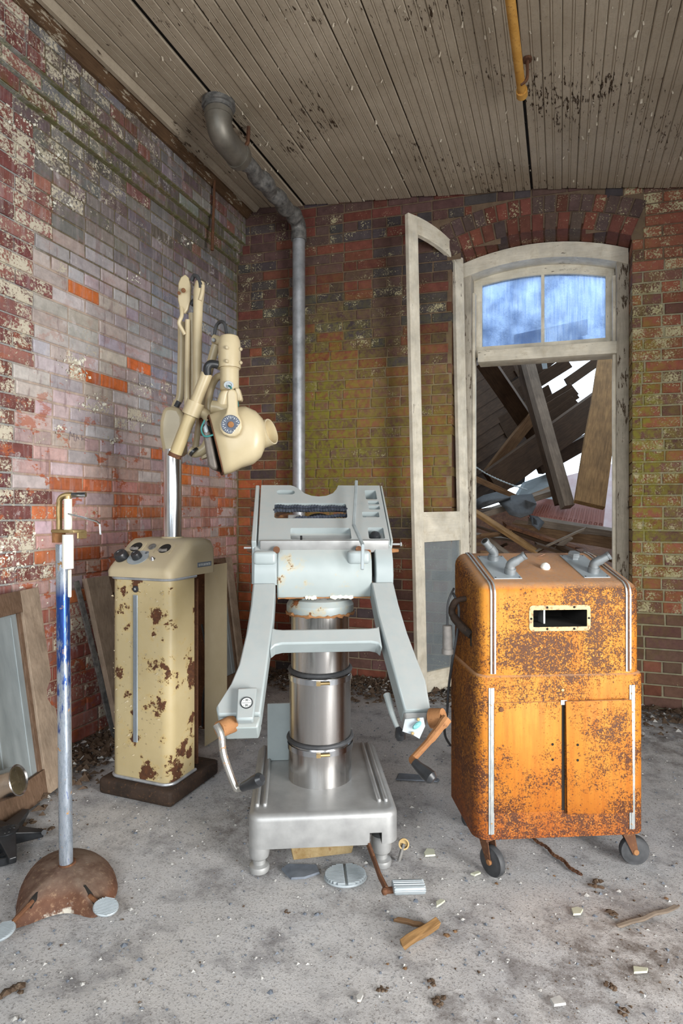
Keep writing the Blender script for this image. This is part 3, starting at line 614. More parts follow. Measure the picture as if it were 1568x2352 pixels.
# moulding between left wall and ceiling: brown cove board, cream strip, broken lath
b = B(); b.prism([(XL + 0.078, 3.575), (XL + 0.098, 3.575), (XL + 0.15, 3.635), (XL + 0.15, 3.67), (XL + 0.078, 3.67)], 3.7, Matrix.Translation((0, YB - 0.01, 0)) @ Matrix.Rotation(rad(90), 4, 'X'))
t1 = tag(b.build('trim_1', M['trim_brown'], smooth=None), 'flaking brown cove moulding along the top of the left wall', kind='structure')
b = B(); b.prism([(XL + 0.152, 3.615), (XL + 0.178, 3.612), (XL + 0.21, 3.648), (XL + 0.21, 3.664), (XL + 0.152, 3.664)], 3.7, Matrix.Translation((0, YB - 0.01, 0)) @ Matrix.Rotation(rad(90), 4, 'X'))
b.build('cream_strip', M['ceiling'], t1, smooth=None, world=True)
for o in (t1.children): o.location = -t1.location
# --- floor
nx, ny = 150, 200; b = B()
def dirt_shadow(x, y):
    px_, py_, _ = pix((x, y, 0)) if y > 0.3 else (0, 0, 0)
    d = 0.9 * sstep(0.42, 0.05, x - XL) + 0.9 * sstep(0.42, 0.02, YB - y)
    if y > 0.3:
        d += 0.75 * blob(px_, py_, 1430, 2190, 230, 90) + 0.5 * blob(px_, py_, 1180, 2330, 260, 60) + 0.35 * blob(px_, py_, 560, 1900, 120, 90) + 0.35 * blob(px_, py_, 850, 2080, 170, 40)  # patch left of the pedestal: dirt with the table's floor shadow painted in
        d += 0.5 * blob(px_, py_, 1540, 1720, 90, 60)
    return min(1.0, d)
da = []
for i in range(nx + 1):
    for j in range(ny + 1):
        x = -2.6 + 5.3 * i / nx; y = -2.6 + 7.1 * j / ny
        b.v.append(Vector((x, y, 0.004 * noise.noise((x * 4, y * 4, 0)) + 0.0025 * noise.noise((x * 13, y * 13, 3)) - 0.004))); da.append(dirt_shadow(x, y))
for i in range(nx):
    for j in range(ny): o_ = i * (ny + 1) + j; b.f.append([o_, o_ + ny + 1, o_ + ny + 2, o_ + 1]); b.m.append(0)
fl = tag(b.build('floor', M['floor'], smooth=180, origin=False, recalc=False, attrs={'dirt': ('FLOAT', da)}), 'dusty grey concrete floor', kind='structure')
# --- frame of the doorway with its arched transom light
YF, YS = YB + 0.19, YB + 0.33
w1 = thing('window_1', None, None, (-0.145, YF, 0)); tag(w1, 'arched doorway frame with two grimy transom panes and peeling cream paint', kind='structure')
def Wb(): return B()
ft = lambda x: warp(x, intr(x)) - 0.004
def band(lo, hi, x0, x1, y0, y1, n=14):
    b = B(); q = [lerp(x0, x1, i / n) for i in range(n + 1)]
    poly = [(x, lo(x)) for x in q] + [(x, hi(x)) for x in reversed(q)]
    return b.prism(poly, y1 - y0, Matrix.Translation((0, y1, 0)) @ Matrix.Rotation(rad(90), 4, 'X'))
Wb().rbox((-0.665, YF + 0.106, 1.50), (0.11, 0.20, 3.02), 0.006, 2).build('jamb', M['jamb_wood'], w1, True)
Wb().rbox((0.392, YF + 0.106, 1.48), (0.076, 0.20, 3.0), 0.006, 2).build('jamb', M['jamb_wood'], w1, True)
for xx, ww in ((-0.598, 0.022), (0.343, 0.022)): Wb().rbox((xx, YF + 0.075, 1.4), (ww, 0.06, 2.9), 0.004, 2).build('door_stop', M['cream_wood'], w1, True)
band(lambda x: ft(x) - 0.105, ft, -0.715, 0.425, YF, YF + 0.20).build('head', M['cream_wood_x'], w1, True)
Wb().rbox((-0.1365, YF + 0.096, 2.36), (0.955, 0.17, 0.085), 0.006, 2, M=T(ry=0.02)).build('transom_bar', M['cream_wood_x'], w1, True)
sash_top = lambda x: 3.005 - 0.26 * (x + 0.145) ** 2 - 0.045 * (x + 0.145)
s0, s1 = -0.61, 0.35
band(lambda x: 2.395 - 0.02 * x, lambda x: 2.462 - 0.02 * x, s0, s1, YS, YS + 0.045).build('sash_rail', M['cream_wood_x'], w1, True)
band(lambda x: sash_top(x) - 0.05, lambda x: sash_top(x) + 0.04, s0, s1, YS, YS + 0.045).build('sash_rail', M['cream_wood_x'], w1, True)
for xa, xb in ((s0, s0 + 0.06), (s1 - 0.055, s1)): band(lambda x: 2.43, lambda x: sash_top(x) - 0.01, xa, xb, YS + 0.001, YS + 0.046, 3).build('sash_stile', M['cream_wood'], w1, True)
xm = PY(1246, 700, YS).x
band(lambda x: 2.45, lambda x: sash_top(x) - 0.03, xm - 0.011, xm + 0.011, YS + 0.004, YS + 0.04, 2).build('muntin', M['cream_wood'], w1, True)
for xa, xb in ((s0 + 0.055, xm - 0.005), (xm + 0.005, s1 - 0.05)): band(lambda x: 2.45, lambda x: sash_top(x) - 0.04, xa, xb, YS + 0.02, YS + 0.025, 6).build('pane', M['glass'], w1, True, smooth=None)
# --- half-arched screen door standing open into the room
hx, hy = PY(1080, 1200, YB + 0.14).x, YB + 0.14
fe = FW * 4.0 + RT * 0.503
dv = Vector((fe.x - hx, fe.y - hy)); DW = dv.length; da_ = math.atan2(dv.y, dv.x)
dr = thing('screen_door', 'tall cream half-arched screen door standing open beside the brick doorway', 'door', (hx, hy, 0.012), da_)
dr.rotation_mode = 'QUATERNION'; dr.rotation_quaternion = (Matrix.Rotation(rad(-1.2), 3, FW) @ Matrix.Rotation(da_, 3, 'Z')).to_quaternion()
ST = 0.085; TK = 0.036; dtop = lambda s: 3.045 + 0.195 * (1 - (1 - min(1, max(0, s / DW))) ** 2) ** 0.72 if s > 0 else 3.045
def leaf(poly, name, mat, par=dr): return B().prism(poly, TK, Matrix.Translation((0, TK / 2, 0)) @ Matrix.Rotation(rad(90), 4, 'X')).build(name, mat, par, bevel=0.003)
leaf([(DW - ST, 0.01), (DW, 0.01), (DW, dtop(DW)), (DW - ST, dtop(DW - ST))], 'stile', M['cream_wood'])
leaf([(0, 0.01), (ST, 0.01), (ST, dtop(ST) - 0.10), (0, dtop(0) - 0.10)], 'stile', M['cream_wood'])
ss = [lerp(0.0, DW - ST - 0.001, i / 10) for i in range(11)]
leaf([(s, dtop(s) - 0.118 - 0.01 * s) for s in ss] + [(s, dtop(s)) for s in reversed(ss)], 'top_rail', M['cream_wood_x'])
leaf([(ST + 0.001, 1.03), (DW - ST - 0.001, 1.03), (DW - ST - 0.001, 1.235), (ST + 0.001, 1.235)], 'lock_rail', M['cream_wood_x'])
leaf([(ST + 0.001, 0.012), (DW - ST - 0.001, 0.012), (DW - ST - 0.001, 0.15), (ST + 0.001, 0.15)], 'bottom_rail', M['cream_wood_x'])
b = B(); xx = ST
while xx < DW - ST: b.tube([(xx, 0, 0.14), (xx, 0, 1.035)], 0.0008, 4, False); xx += 0.0042
zz = 0.145
while zz < 1.033: b.tube([(ST - 0.002, 0, zz), (DW - ST + 0.002, 0, zz)], 0.0008, 4, False); zz += 0.0042
o = b.build('wire_screen', M['sheet'], dr, smooth=None, recalc=False); o['kind'] = 'stuff'
B().tube([(DW - 0.07, -0.022, 1.14), (DW - 0.068, -0.03, 1.12), (DW - 0.066, -0.024, 0.96)], 0.004, 6).build('hook', M['rust'], dr)
# ------------------------------------------------------------------ generic makers
def set_m(o, Mx):
    o.matrix_world = Mx; return o
def timber(name, a, b_, w_, t_, mat, roll=0.0, parent=None, ragged=0.0, seed=1, face=False):
    """a plank or beam from a to b: Z of the object runs along it"""
    a, b_ = Vector(a), Vector(b_); L = (b_ - a).length; rr = random.Random(seed + int(L * 1000)); b = B(); n = 5
    for i in range(n + 1):
        z = L * i / n; e = rr.uniform(-1, 1) * 0.003
        for sx, sy in ((-1, -1), (1, -1), (1, 1), (-1, 1)):
            zz = z + (rr.uniform(-ragged, ragged) if i in (0, n) and ragged else 0)
            b.v.append(Vector((sx * w_ / 2 + e, sy * t_ / 2 + e * 0.5, zz)))
    for i in range(n):
        for k in range(4): b.f.append([i * 4 + k, i * 4 + (k + 1) % 4, i * 4 + 4 + (k + 1) % 4, i * 4 + 4 + k]); b.m.append(0)
    b.f += [[3, 2, 1, 0], [n * 4 + k for k in range(4)]]; b.m += [0, 0]
    o = b.build(name, mat, None, smooth=None, origin=False, bevel=0.002); Mx = along(a, b_, roll)
    if face:                                               # broad side towards the doorway
        z_ = (b_ - a).normalized(); y_ = (CAM - (a + b_) / 2); y_ = (y_ - z_ * y_.dot(z_)).normalized(); x_ = y_.cross(z_)
        Mx = Matrix(((x_.x, y_.x, z_.x, a.x), (x_.y, y_.y, z_.y, a.y), (x_.z, y_.z, z_.z, a.z), (0, 0, 0, 1))) @ Matrix.Rotation(roll, 4, 'Z')
    if parent is not None: o.parent = parent; o.matrix_local = INV[parent.name] @ Mx
    else: o.matrix_world = Mx
    return o
def boolean(o, cut):
    m = o.modifiers.new('cut', 'BOOLEAN'); m.object = cut; m.solver = 'EXACT'; m.operation = 'DIFFERENCE'
    bpy.context.view_layer.update(); dg = bpy.context.evaluated_depsgraph_get(); me = bpy.data.meshes.new_from_object(o.evaluated_get(dg))
    old = o.data; o.modifiers.clear(); o.data = me; bpy.data.meshes.remove(old); me2 = cut.data; bpy.data.objects.remove(cut); bpy.data.meshes.remove(me2); return o
def screw(b, p, d, r=0.006, h=0.006): b.lathe([(r, 0), (r, h * 0.6), (r * 0.6, h)], along(p, Vector(p) + Vector(d)), 8); return b
# ------------------------------------------------------------------ ruins seen through the doorway
Yo = 6.0
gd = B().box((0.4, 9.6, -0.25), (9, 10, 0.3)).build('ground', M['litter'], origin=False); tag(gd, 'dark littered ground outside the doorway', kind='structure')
def q4(pts, th, name, mat, parent=None):                  # slab through four world points
    p = [Vector(k) for k in pts]; n = (p[1] - p[0]).cross(p[3] - p[0]).normalized() * th; b = B()
    b.v = p + [k + n for k in p]; b.f = [[0, 1, 2, 3], [7, 6, 5, 4], [0, 4, 5, 1], [1, 5, 6, 2], [2, 6, 7, 3], [3, 7, 4, 0]]; b.m = [0] * 6
    return b.build(name, mat, parent, parent is not None, smooth=None)
# broken-down side of the roof, boarded, on the left
rf = thing('fallen_roof', 'dark boarded slope of the fallen roof on the left beyond the doorway', 'roof', PY(1110, 1240, 6.6))
for i in range(11):
    y0 = 845 + i * 31
    a = PY(1000, y0 + 75, 6.0); b_ = PY(1218 - max(0, i - 6) * 12, y0 - 62, 6.9)
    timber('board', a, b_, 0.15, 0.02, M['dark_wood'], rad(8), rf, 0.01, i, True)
q4([PY(980, 1190, 6.25), PY(1200, 1110, 7.2), PY(1235, 800, 7.2), PY(980, 800, 6.25)], 0.03, 'dark_backing', M['dark_gap'], rf)  # added dark sheet that keeps bright sky from showing behind the boards
timber('rafter', PY(1110, 825, 5.75), PY(1235, 1010, 6.5), 0.16, 0.1, M['dark_wood'], 0.2, rf, face=True)
timber('rafter', PY(1118, 1090, 6.3), PY(1240, 935, 6.2), 0.10, 0.08, M['brown_wood'], 0.3, rf, 0.02, face=True)
# boards overhead with the sky showing between
rb = thing('broken_roof_boarding', 'dark roof boards with bright slits of sky between them, upper right beyond doorway', 'roof', PY(1300, 900, 6.7))
for (xa, ya, xb, yb, wd, Y1, Y2) in [(1190, 870, 1330, 765, 0.20, 6.7, 6.9), (1190, 905, 1305, 832, 0.13, 6.7, 6.8), (1195, 935, 1262, 895, 0.11, 6.7, 6.75),
                                    (1205, 962, 1318, 893, 0.15, 6.7, 6.8), (1230, 958, 1322, 902, 0.13, 6.6, 6.7), (1300, 880, 1430, 790, 0.10, 6.8, 7.0), (1225, 985, 1320, 918, 0.10, 6.6, 6.7), (1140, 868, 1250, 800, 0.2, 6.6, 6.8), (1150, 920, 1240, 860, 0.2, 6.6, 6.8), (1150, 985, 1250, 925, 0.24, 6.6, 6.8)]:
    timber('board', PY(xa, ya, Y1), PY(xb, yb, Y2), wd, 0.022, M['dark_wood'], rad(10), rb, 0.015, xa, True)
q4([PY(1180, 815, 6.2), PY(1345, 770, 6.6), PY(1345, 735, 6.6), PY(1180, 770, 6.2)], 0.03, 'board', M['dark_wood'], rb)
tag(timber('roof_beam', PY(1128, 1110, 5.9), PY(1430, 890, 6.6), 0.27, 0.10, M['dark_wood'], rad(14), face=True), 'broad dark roof beam slanting up to the right behind the leaning posts', 'beam')
tag(timber('roof_beam', PY(1235, 1075, 6.4), PY(1372, 1000, 6.7), 0.14, 0.10, M['dark_wood'], rad(14), face=True), 'short dark beam just under the broad slanting roof beam', 'beam')
tag(timber('strut', PY(1206, 815, 5.5), PY(1303, 1165, 5.15), 0.085, 0.10, M['grey_wood'], rad(-24), face=True), 'weathered grey strut leaning diagonally across the middle of the doorway', 'timber')
tag(timber('strut', PY(1190, 815, 5.62), PY(1288, 1158, 5.3), 0.085, 0.06, M['dark_wood'], rad(-24), face=True), 'dark brown strut directly behind the weathered grey one', 'timber')
tag(timber('leaning_board', PY(1408, 800, 5.9), PY(1352, 1160, 5.0), 0.225, 0.05, M['tan_wood'], rad(-12), face=True), 'wide tan board leaning at the right of the doorway', 'board')
tag(timber('split_lath', PY(1173, 815, 5.5), PY(1200, 880, 5.6), 0.03, 0.02, M['grey_wood'], 0.2), 'thin split lath hanging from the top of the doorway', 'lath')
q = q4([PY(1285, 1250, 6.2), PY(1440, 1250, 6.2), PY(1440, 1060, 7.0), PY(1285, 1100, 7.0)], 0.02, 'painted_board', M['pink_board']); tag(q, 'pale pinkish boarding seen behind the leaning tan board', 'board')
q = q4([PY(1160, 1175, 6.2), PY(1290, 1175, 6.2), PY(1270, 1085, 6.5), PY(1200, 1110, 6.5)], 0.01, 'roofing_sheet', M['sheet']); tag(q, 'blue grey metal roofing sheet lying behind the grey strut', 'sheet')
# embossed red tin panel and the timbers around it
tp = thing('tin_panel', 'red embossed tin panel lying across the rubble at right', 'panel', PY(1300, 1210, 5.25))
q4([PY(1212, 1190, 5.25), PY(1384, 1218, 5.15), PY(1390, 1160, 5.4), PY(1236, 1147, 5.5)], 0.012, 'sheet', M['tin_red'], tp)
b = B()
for i in range(15):
    t = (i + 0.5) / 15; lo = PY(1212, 1190, 5.25).lerp(PY(1384, 1218, 5.15), t); hi = PY(1236, 1147, 5.5).lerp(PY(1390, 1160, 5.4), t); n = Vector((0, -0.5, 0.8)) * 0.012
    for dt in (-0.008, 0.008): b.tube([lo.lerp(hi, 0.12) + n + Vector((dt, 0, 0)), lo.lerp(hi, 0.72) + n + Vector((dt, 0, 0))], 0.003, 5)
    c = lo.lerp(hi, 0.16) + n; b.tube([c + Vector((math.cos(k * 0.9) * 0.012, 0, math.sin(k * 0.9) * 0.012)) for k in range(7)], 0.003, 5)
b.build('embossing', M['tin_red'], tp, True, recalc=False)
tag(timber('fallen_beam', PY(1215, 1195, 5.1), PY(1425, 1228, 5.0), 0.075, 0.06, M['grey_wood'], 0.3), 'grey brown beam running under the red tin panel', 'beam')
tag(timber('fallen_beam', PY(1180, 1208, 5.2), PY(1430, 1248, 5.0), 0.09, 0.09, M['brown_wood'], 0.3), 'dark reddish beam lowest across the right of the rubble', 'beam')
tag(timber('splintered_plank', PY(1084, 1172, 4.85), PY(1240, 1272, 4.9), 0.06, 0.03, M['tan_wood'], 0.5, ragged=0.03), 'splintered orange brown plank sloping down behind the rusty cart', 'plank')
tag(timber('splintered_plank', PY(1095, 1185, 5.0), PY(1268, 1130, 5.4), 0.07, 0.05, M['grey_wood'], 0.2, ragged=0.02), 'weathered plank end resting on the tar paper', 'plank')
tag(timber('splintered_plank', PY(1180, 1158, 5.2), PY(1270, 1122, 5.5), 0.07, 0.04, M['brown_wood'], 0.1, ragged=0.03), 'ragged brown plank beside the grey strut foot', 'plank')
tag(timber('fallen_beam', PY(1060, 1085, 5.2), PY(1180, 1140, 5.6), 0.09, 0.05, M['brown_wood'], 0.3, ragged=0.02), 'dark beam at the left edge of the doorway rubble', 'beam')
tag(timber('splintered_plank', PY(1120, 1240, 4.9), PY(1185, 1290, 4.75), 0.045, 0.03, M['grey_wood'], 0.3, ragged=0.02), 'short pale plank standing low behind the rusty cart', 'plank')
tag(timber('splintered_plank', PY(1160, 1205, 5.0), PY(1330, 1262, 4.9), 0.05, 0.03, M['rust'], 0.3, ragged=0.04), 'long red brown splinter above the cart top', 'plank')
rr = random.Random(4)
for i in range(16):
    x = rr.uniform(1095, 1415); y = rr.uniform(1215, 1300); a = PY(x, y, rr.uniform(4.8, 5.3)); d = Vector((rr.uniform(-1, 1), rr.uniform(-.6, .6), rr.uniform(-.35, .35))).normalized() * rr.uniform(0.1, 0.3)
    tag(timber('broken_lath', a - d, a + d, rr.uniform(.02, .05), rr.uniform(.01, .03), M[rr.choice(['dark_wood', 'brown_wood', 'dark_wood', 'grey_wood'])], rr.random(), ragged=0.02, seed=i), None, 'lath', 'broken laths in the doorway rubble')
ORD = ['leftmost', 'second', 'third', 'fourth', 'fifth', 'sixth', 'seventh', 'eighth', 'ninth', 'tenth', 'eleventh', 'twelfth', 'thirteenth', 'fourteenth', 'fifteenth', 'rightmost']
for k, o in enumerate(sorted([o for o in bpy.data.objects if o.name.startswith('broken_lath')], key=lambda o: pix(o.matrix_world @ Vector((0, 0, 0.15)))[0])): o['label'] = ORD[k] + ' broken lath from the left in the dark doorway rubble' if 0 < k < 15 else ORD[k] + ' broken lath in the dark doorway rubble'
def rag(name, pts, thick, mat, label, cat, Y0):           # crumpled sheet from an outline of points with its own depth
    c = sum((Vector(p) for p in pts), Vector()) / len(pts); b = B(); n = len(pts); rr = random.Random(n); ring = []
    b.v = [c + Vector((0, -0.03, 0.01))]
    for k in (0.5, 1.0):
        for p in pts: b.v.append(c.lerp(Vector(p), k) + Vector((0, rr.uniform(-.04, .04), rr.uniform(-.01, .01)))); 
    for i in range(n):
        j = (i + 1) % n; b.f += [[0, 1 + i, 1 + j], [1 + i, 1 + n + i, 1 + n + j, 1 + j]]; b.m += [0, 0]
    o = b.build(name, mat, smooth=180); m = o.modifiers.new('s', 'SOLIDIFY'); m.thickness = thick; return tag(o, label, cat)
rag('tar_paper', [PY(1146, 1153, 5.0), PY(1175, 1140, 5.1), PY(1222, 1132, 5.1), PY(1232, 1160, 5.0), PY(1222, 1180, 4.95), PY(1195, 1190, 4.9), PY(1170, 1183, 4.9), PY(1158, 1168, 4.95)], 0.004, M['tar'], 'torn black tar paper draped over planks in the rubble', 'tar paper', 5.0)
rag('tar_paper', [PY(1215, 1180, 4.95), PY(1235, 1185, 5.0), PY(1250, 1200, 4.95), PY(1238, 1216, 4.9), PY(1222, 1208, 4.9)], 0.004, M['tar'], 'small black scrap of tar paper below the red tin panel', 'tar paper', 5.0)
rag('tar_paper', [PY(1085, 1150, 5.0), PY(1110, 1138, 5.1), PY(1140, 1130, 5.1), PY(1172, 1140, 5.0), PY(1140, 1152, 4.9), PY(1095, 1165, 4.9)], 0.02, M['tar'], 'rolled black tar paper at the left edge of the doorway', 'tar paper', 5.0)
b = B(); pa = smooth_path([PY(1086, 1068, 5.0), PY(1120, 1090, 5.0), PY(1165, 1110, 5.05), PY(1210, 1125, 5.1)], 14)
for i in range(len(pa) - 1): b.tube([pa[i], pa[i].lerp(pa[i + 1], 0.8)], 0.0075 if i % 2 else 0.005, 6)
tag(b.build('chain', M['sheet'], recalc=False), 'thin grey chain hanging across the ruins from the left jamb', 'chain')
q = q4([PY(1240, 820, 5.9), PY(1254, 820, 5.9), PY(1257, 846, 5.9), PY(1246, 848, 5.9)], 0.01, 'flashing', M['sheet']); tag(q, 'small grey metal flashing hanging under the transom bar', 'flashing')
# heap that carries the fallen timbers
b = B(); nx_, ny_ = 26, 22; rr = random.Random(8)
for i in range(nx_ + 1):
    for j in range(ny_ + 1):
        x = -1.66 + 3.32 * i / nx_; y = 4.66 + 3.6 * j / ny_; k = sstep(4.66, 5.0, y) * (1.05 + 0.38 * sstep(0.5, -0.4, x) * sstep(5.0, 6.0, y) + 0.12 * sstep(5.3, 6, y)) * (0.86 + 0.1 * noise.noise((x * 3, y * 3, 1))); b.v.append(Vector((x, y, -0.1 + k + rr.uniform(-.03, .03))))
for i in range(nx_):
    for j in range(ny_): o_ = i * (ny_ + 1) + j; b.f.append([o_, o_ + ny_ + 1, o_ + ny_ + 2, o_ + 1]); b.m.append(0)
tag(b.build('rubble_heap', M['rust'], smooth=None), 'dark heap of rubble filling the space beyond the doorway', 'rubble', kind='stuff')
# unseen walls added to block sky light and keep the ruins dark
ow = tag(B().box((-1.75, 6.6, 1.3), (0.1, 3.9, 3.0)).build('sky_block_left', M['rust'], origin=False), kind='structure')
ow = tag(B().box((1.75, 6.2, 1.1), (0.1, 3.1, 2.6)).build('sky_block_right', M['rust'], origin=False), kind='structure')
# ------------------------------------------------------------------ pipes and rods of the room
pv = thing('flue_pipe', 'grey galvanised pipe from the ceiling down the corner of the back wall', 'pipe', (-1.838, 4.08, 0.0))
vx, vy = -1.838, 4.08
b = B(); b.tube([(vx, vy, 0.02), (vx, vy, 1.6), (vx, vy, 3.32)], 0.0475, 20); b.build('riser', M['galv'], pv, True)
b = B(); pth = [(vx, vy, 3.31), (vx, vy, 3.36), (vx, vy - 0.03, 3.40), (vx, vy - 0.09, 3.415)]
b.tube(smooth_path(pth, 4), 0.056, 18); b.tube([(vx, vy, 3.27), (vx, vy, 3.33)], 0.058, 18); b.build('elbow', M['galv_rough'], pv, True)
n = 26; rr = random.Random(2); pth = [(vx + 0.01 * math.sin(i), lerp(vy - 0.08, 3.15, i / n), 3.413) for i in range(n + 1)]
b = B(); b.tube(pth, [0.052 + rr.uniform(-0.006, 0.010) for _ in pth], 16); b.build('scaly_run', M['galv_rough'], pv, True)
b = B(); b.tube(smooth_path([(vx, 3.22, 3.405), (vx, 3.10, 3.405), (vx - 0.0, 3.0, 3.425), (vx, 2.965, 3.49), (vx, 2.965, 3.56)], 6), 0.074, 22); b.tube([(vx, 3.20, 3.405), (vx, 3.17, 3.405)], 0.080, 22); b.tube([(vx, 2.965, 3.50), (vx, 2.965, 3.53)], 0.080, 22); b.build('bend', M['galv_bend'], pv, True)
b = B(); b.tube([(vx, 2.965, 3.535), (vx, 2.965, 3.586)], 0.083, 22); b.tube([(vx, 2.965, 3.556), (vx, 2.965, 3.584)], 0.096, 22); b.build('collar', M['galv_rough'], pv, True)
for z in (0.95, 0.865): B().rbox((vx - 0.055, vy - 0.03, z), (0.05, 0.03, 0.035), 0.005, 2).build('clip', M['alu'], pv, True)
b = B(); b.tube([(vx + 0.04, 3.17, 3.41), (vx + 0.07, 3.18, 3.47), (vx + 0.075, 3.18, 3.56)], 0.012, 6); b.build('strap', M['rust'], pv, True)
yp = thing('ceiling_pipe', 'thin yellow orange rusted pipe hung along the ceiling', 'pipe', (-0.19, 2.3, 3.3))
a, e = Vector((-0.205, 1.7, 3.3)), Vector((-0.178, 3.06, 3.295))
B().tube([a, a.lerp(e, .5), e], 0.0205, 14).build('tube', M['rust_orange'], yp, True)
b = B(); b.lathe([(0.02, -0.03), (0.027, -0.03), (0.027, 0.01), (0.02, 0.018), (0.0, 0.02)], along(e, e + Vector((0, 1, 0))), 14); b.build('cap', M['rust_orange'], yp, True)
b = B(); b.tube(smooth_path([e + Vector((0, -0.10, -0.02)), e + Vector((0.028, -0.10, 0)), e + Vector((0.03, -0.10, 0.06)), e + Vector((0.03, -0.10, 0.11))], 4), 0.008, 6); b.lathe([(0.022, 0), (0.022, 0.012), (0.012, 0.016)], T(e + Vector((0.03, -0.10, 0.085))), 10); b.build('hanger', M['rust'], yp, True)
b = B(); p0, p1 = PX(493, 395, XL + 0.12), PX(487, 575, XL + 0.10)
b.tube([p0, p0.lerp(p1, .3), p0.lerp(p1, .7), p1], [0.011, 0.009, 0.011, 0.013], 8); tag(b.build('iron_rod', M['rust'], None), 'rusty iron rod hanging down in the corner by the left wall', 'rod')
# ------------------------------------------------------------------ operating table pedestal
ot = thing('operating_table', 'grey enamel operating table pedestal with steel column, tilted head and cranks', 'operating table', (0, 0, 0), TH + rad(4.67))
base_p = PZ(735, 1780, 0.217); ot.location = (base_p.x, base_p.y, 0); INV[ot.name] = (Matrix.Translation(ot.location) @ Matrix.Rotation(TH + rad(4.67), 4, 'Z')).inverted()
def otl(p): return INV[ot.name] @ Vector(p)
b = B(); bm_ = bmesh.new(); bmesh.ops.create_cube(bm_, size=1.0)
for v in bm_.verts: v.co = Vector((v.co.x * 0.512, 0.015 + v.co.y * 0.63, 0.161 + v.co.z * 0.112))
bmesh.ops.bevel(bm_, geom=[e for e in bm_.edges if abs(e.verts[0].co.z - e.verts[1].co.z) > 0.01], offset=0.045, segments=6, affect='EDGES', profile=0.5)
bmesh.ops.bevel(bm_, geom=[e for e in bm_.edges if min(e.verts[0].co.z, e.verts[1].co.z) > 0.2], offset=0.022, segments=4, affect='EDGES', profile=0.5)
b.bm(bm_)
for x in (-0.229, -0.203, 0.198, 0.222): B().rbox((x, 0.03, 0.2175), (0.015, 0.53, 0.022), 0.0072, 4).build('tread_rib', M['alu'], ot)
ba = b.build('base', [M['alu'], M['dark_gap']], ot)
cut = B().box((0.176, -0.29, 0.115), (0.042, 0.12, 0.06)); cut.m = [1] * 6
boolean(ba, (lambda o: (setattr(o, 'parent', ot), o)[1])(cut.build('cut', [M['alu'], M['dark_gap']], ot, smooth=None)))
for x in (-0.222, 0.205):
    for y in (-0.235, 0.27):
        f = B().lathe([(0.034, 0.0), (0.036, 0.012), (0.034, 0.02), (0.022, 0.026), (0.022, 0.04), (0.033, 0.05), (0.036, 0.065), (0.036, 0.108)], T((x, y, 0.0)), 20).build('foot', M['alu'], ot)
tan_rust = rust_mat('yellow_brown_tray', (0.17, 0.105, 0.035), (0.34, 0.27, 0.15), (0.14, 0.06, 0.02))
b = B(); b.prism([(-0.105, 0.03), (0.10, 0.045), (0.115, 0.105), (-0.12, 0.105)], 0.30, Matrix.Translation((0.0, 0.06, 0)) @ Matrix.Rotation(rad(90), 4, 'X')); b.box((-0.02, -0.1, 0.098), (0.30, 0.34, 0.015)); b.build('under_tray', tan_rust, ot, bevel=0.003)
b = B(); b.lathe([(0.1235, 0.216), (0.1235, 0.352), (0.119, 0.354), (0.119, 0.62), (0.1125, 0.622), (0.1125, 0.875)], T(), 64); b.build('column', M['steel'], ot)
for z, r in ((0.372, 0.122), (0.634, 0.117)):
    b = B(); n = 48
    b.tube([(r * math.cos(2 * math.pi * i / n), r * math.sin(2 * math.pi * i / n), z + 0.003 * math.sin(2 * math.pi * i / n + 0.5)) for i in range(n + 1)], 0.0085, 8, False); g_ = b.build('gasket', M['rubber'], ot)
    b = B(); b.lathe([(r - 0.003, z - 0.036), (r + 0.006, z - 0.036), (r + 0.006, z - 0.016), (r - 0.003, z - 0.016)], T(), 48); h = b.build('hose_clamp', M['chrome'], ot)
    b = B(); b.tube([(-0.005, -r - 0.010, z - 0.026), (0.03, -r - 0.008, z - 0.026)], 0.006, 8); b.box((-0.012, -r - 0.010, z - 0.026), (0.016, 0.012, 0.014)); b.build('clamp_screw', M['brass'], h)
b = B(); b.lathe([(0.128, 0.852), (0.130, 0.862), (0.130, 0.885), (0.118, 0.905), (0.095, 0.915), (0.0, 0.92)], T(), 40); b.build('column_cap', M['grey_rust'], ot)
rr = random.Random(6); n_ = 72; b = B(); ra = [(0.1305 * math.cos(2 * math.pi * i / n_), 0.1305 * math.sin(2 * math.pi * i / n_), 0.853 + rr.uniform(-0.002, 0.003)) for i in range(n_ + 1)]
b.tube(ra, [0.003 + rr.random() ** 2 * 0.006 for _ in ra], 6, False); b.build('rusted_rim', M['rust_copper'], ot)
for x0, x1 in ((-0.06, -0.02), (0.03, 0.115)):
    b = B(); k_ = 9; b.tube([(lerp(x0, x1, i / k_), -0.133, 0.927 + rr.uniform(-.002, .002)) for i in range(k_ + 1)], [rr.uniform(0.004, 0.009) for _ in range(k_ + 1)], 7); b.build('old_putty', M['cream_wood'], ot)
b = B(); b.tube([(lerp(-0.16, 0.18, i / 30), -0.131, 0.925) for i in range(31)], [rr.uniform(0.0015, 0.004) for _ in range(31)], 6); b.build('rusted_edge', M['rust_copper'], ot)
b = B(); b.prism([(-0.075, 0.905), (0.075, 0.905), (0.058, 1.0), (-0.058, 1.0)], 0.10, Matrix.Translation((0, 0.02, 0)) @ Matrix.Rotation(rad(90), 4, 'X'))
b.build('neck', M['grey_enamel'], ot, bevel=0.006)
b = B(); b.box((0.0, -0.088, 0.935), (0.045, 0.02, 0.05)); b.build('latch', M['galv_rough'], ot, bevel=0.003)
B().rbox((-0.115, 0.15, 0.335), (0.19, 0.006, 0.235), 0.002, 1).build('cover_plate', M['grey_enamel'], ot)
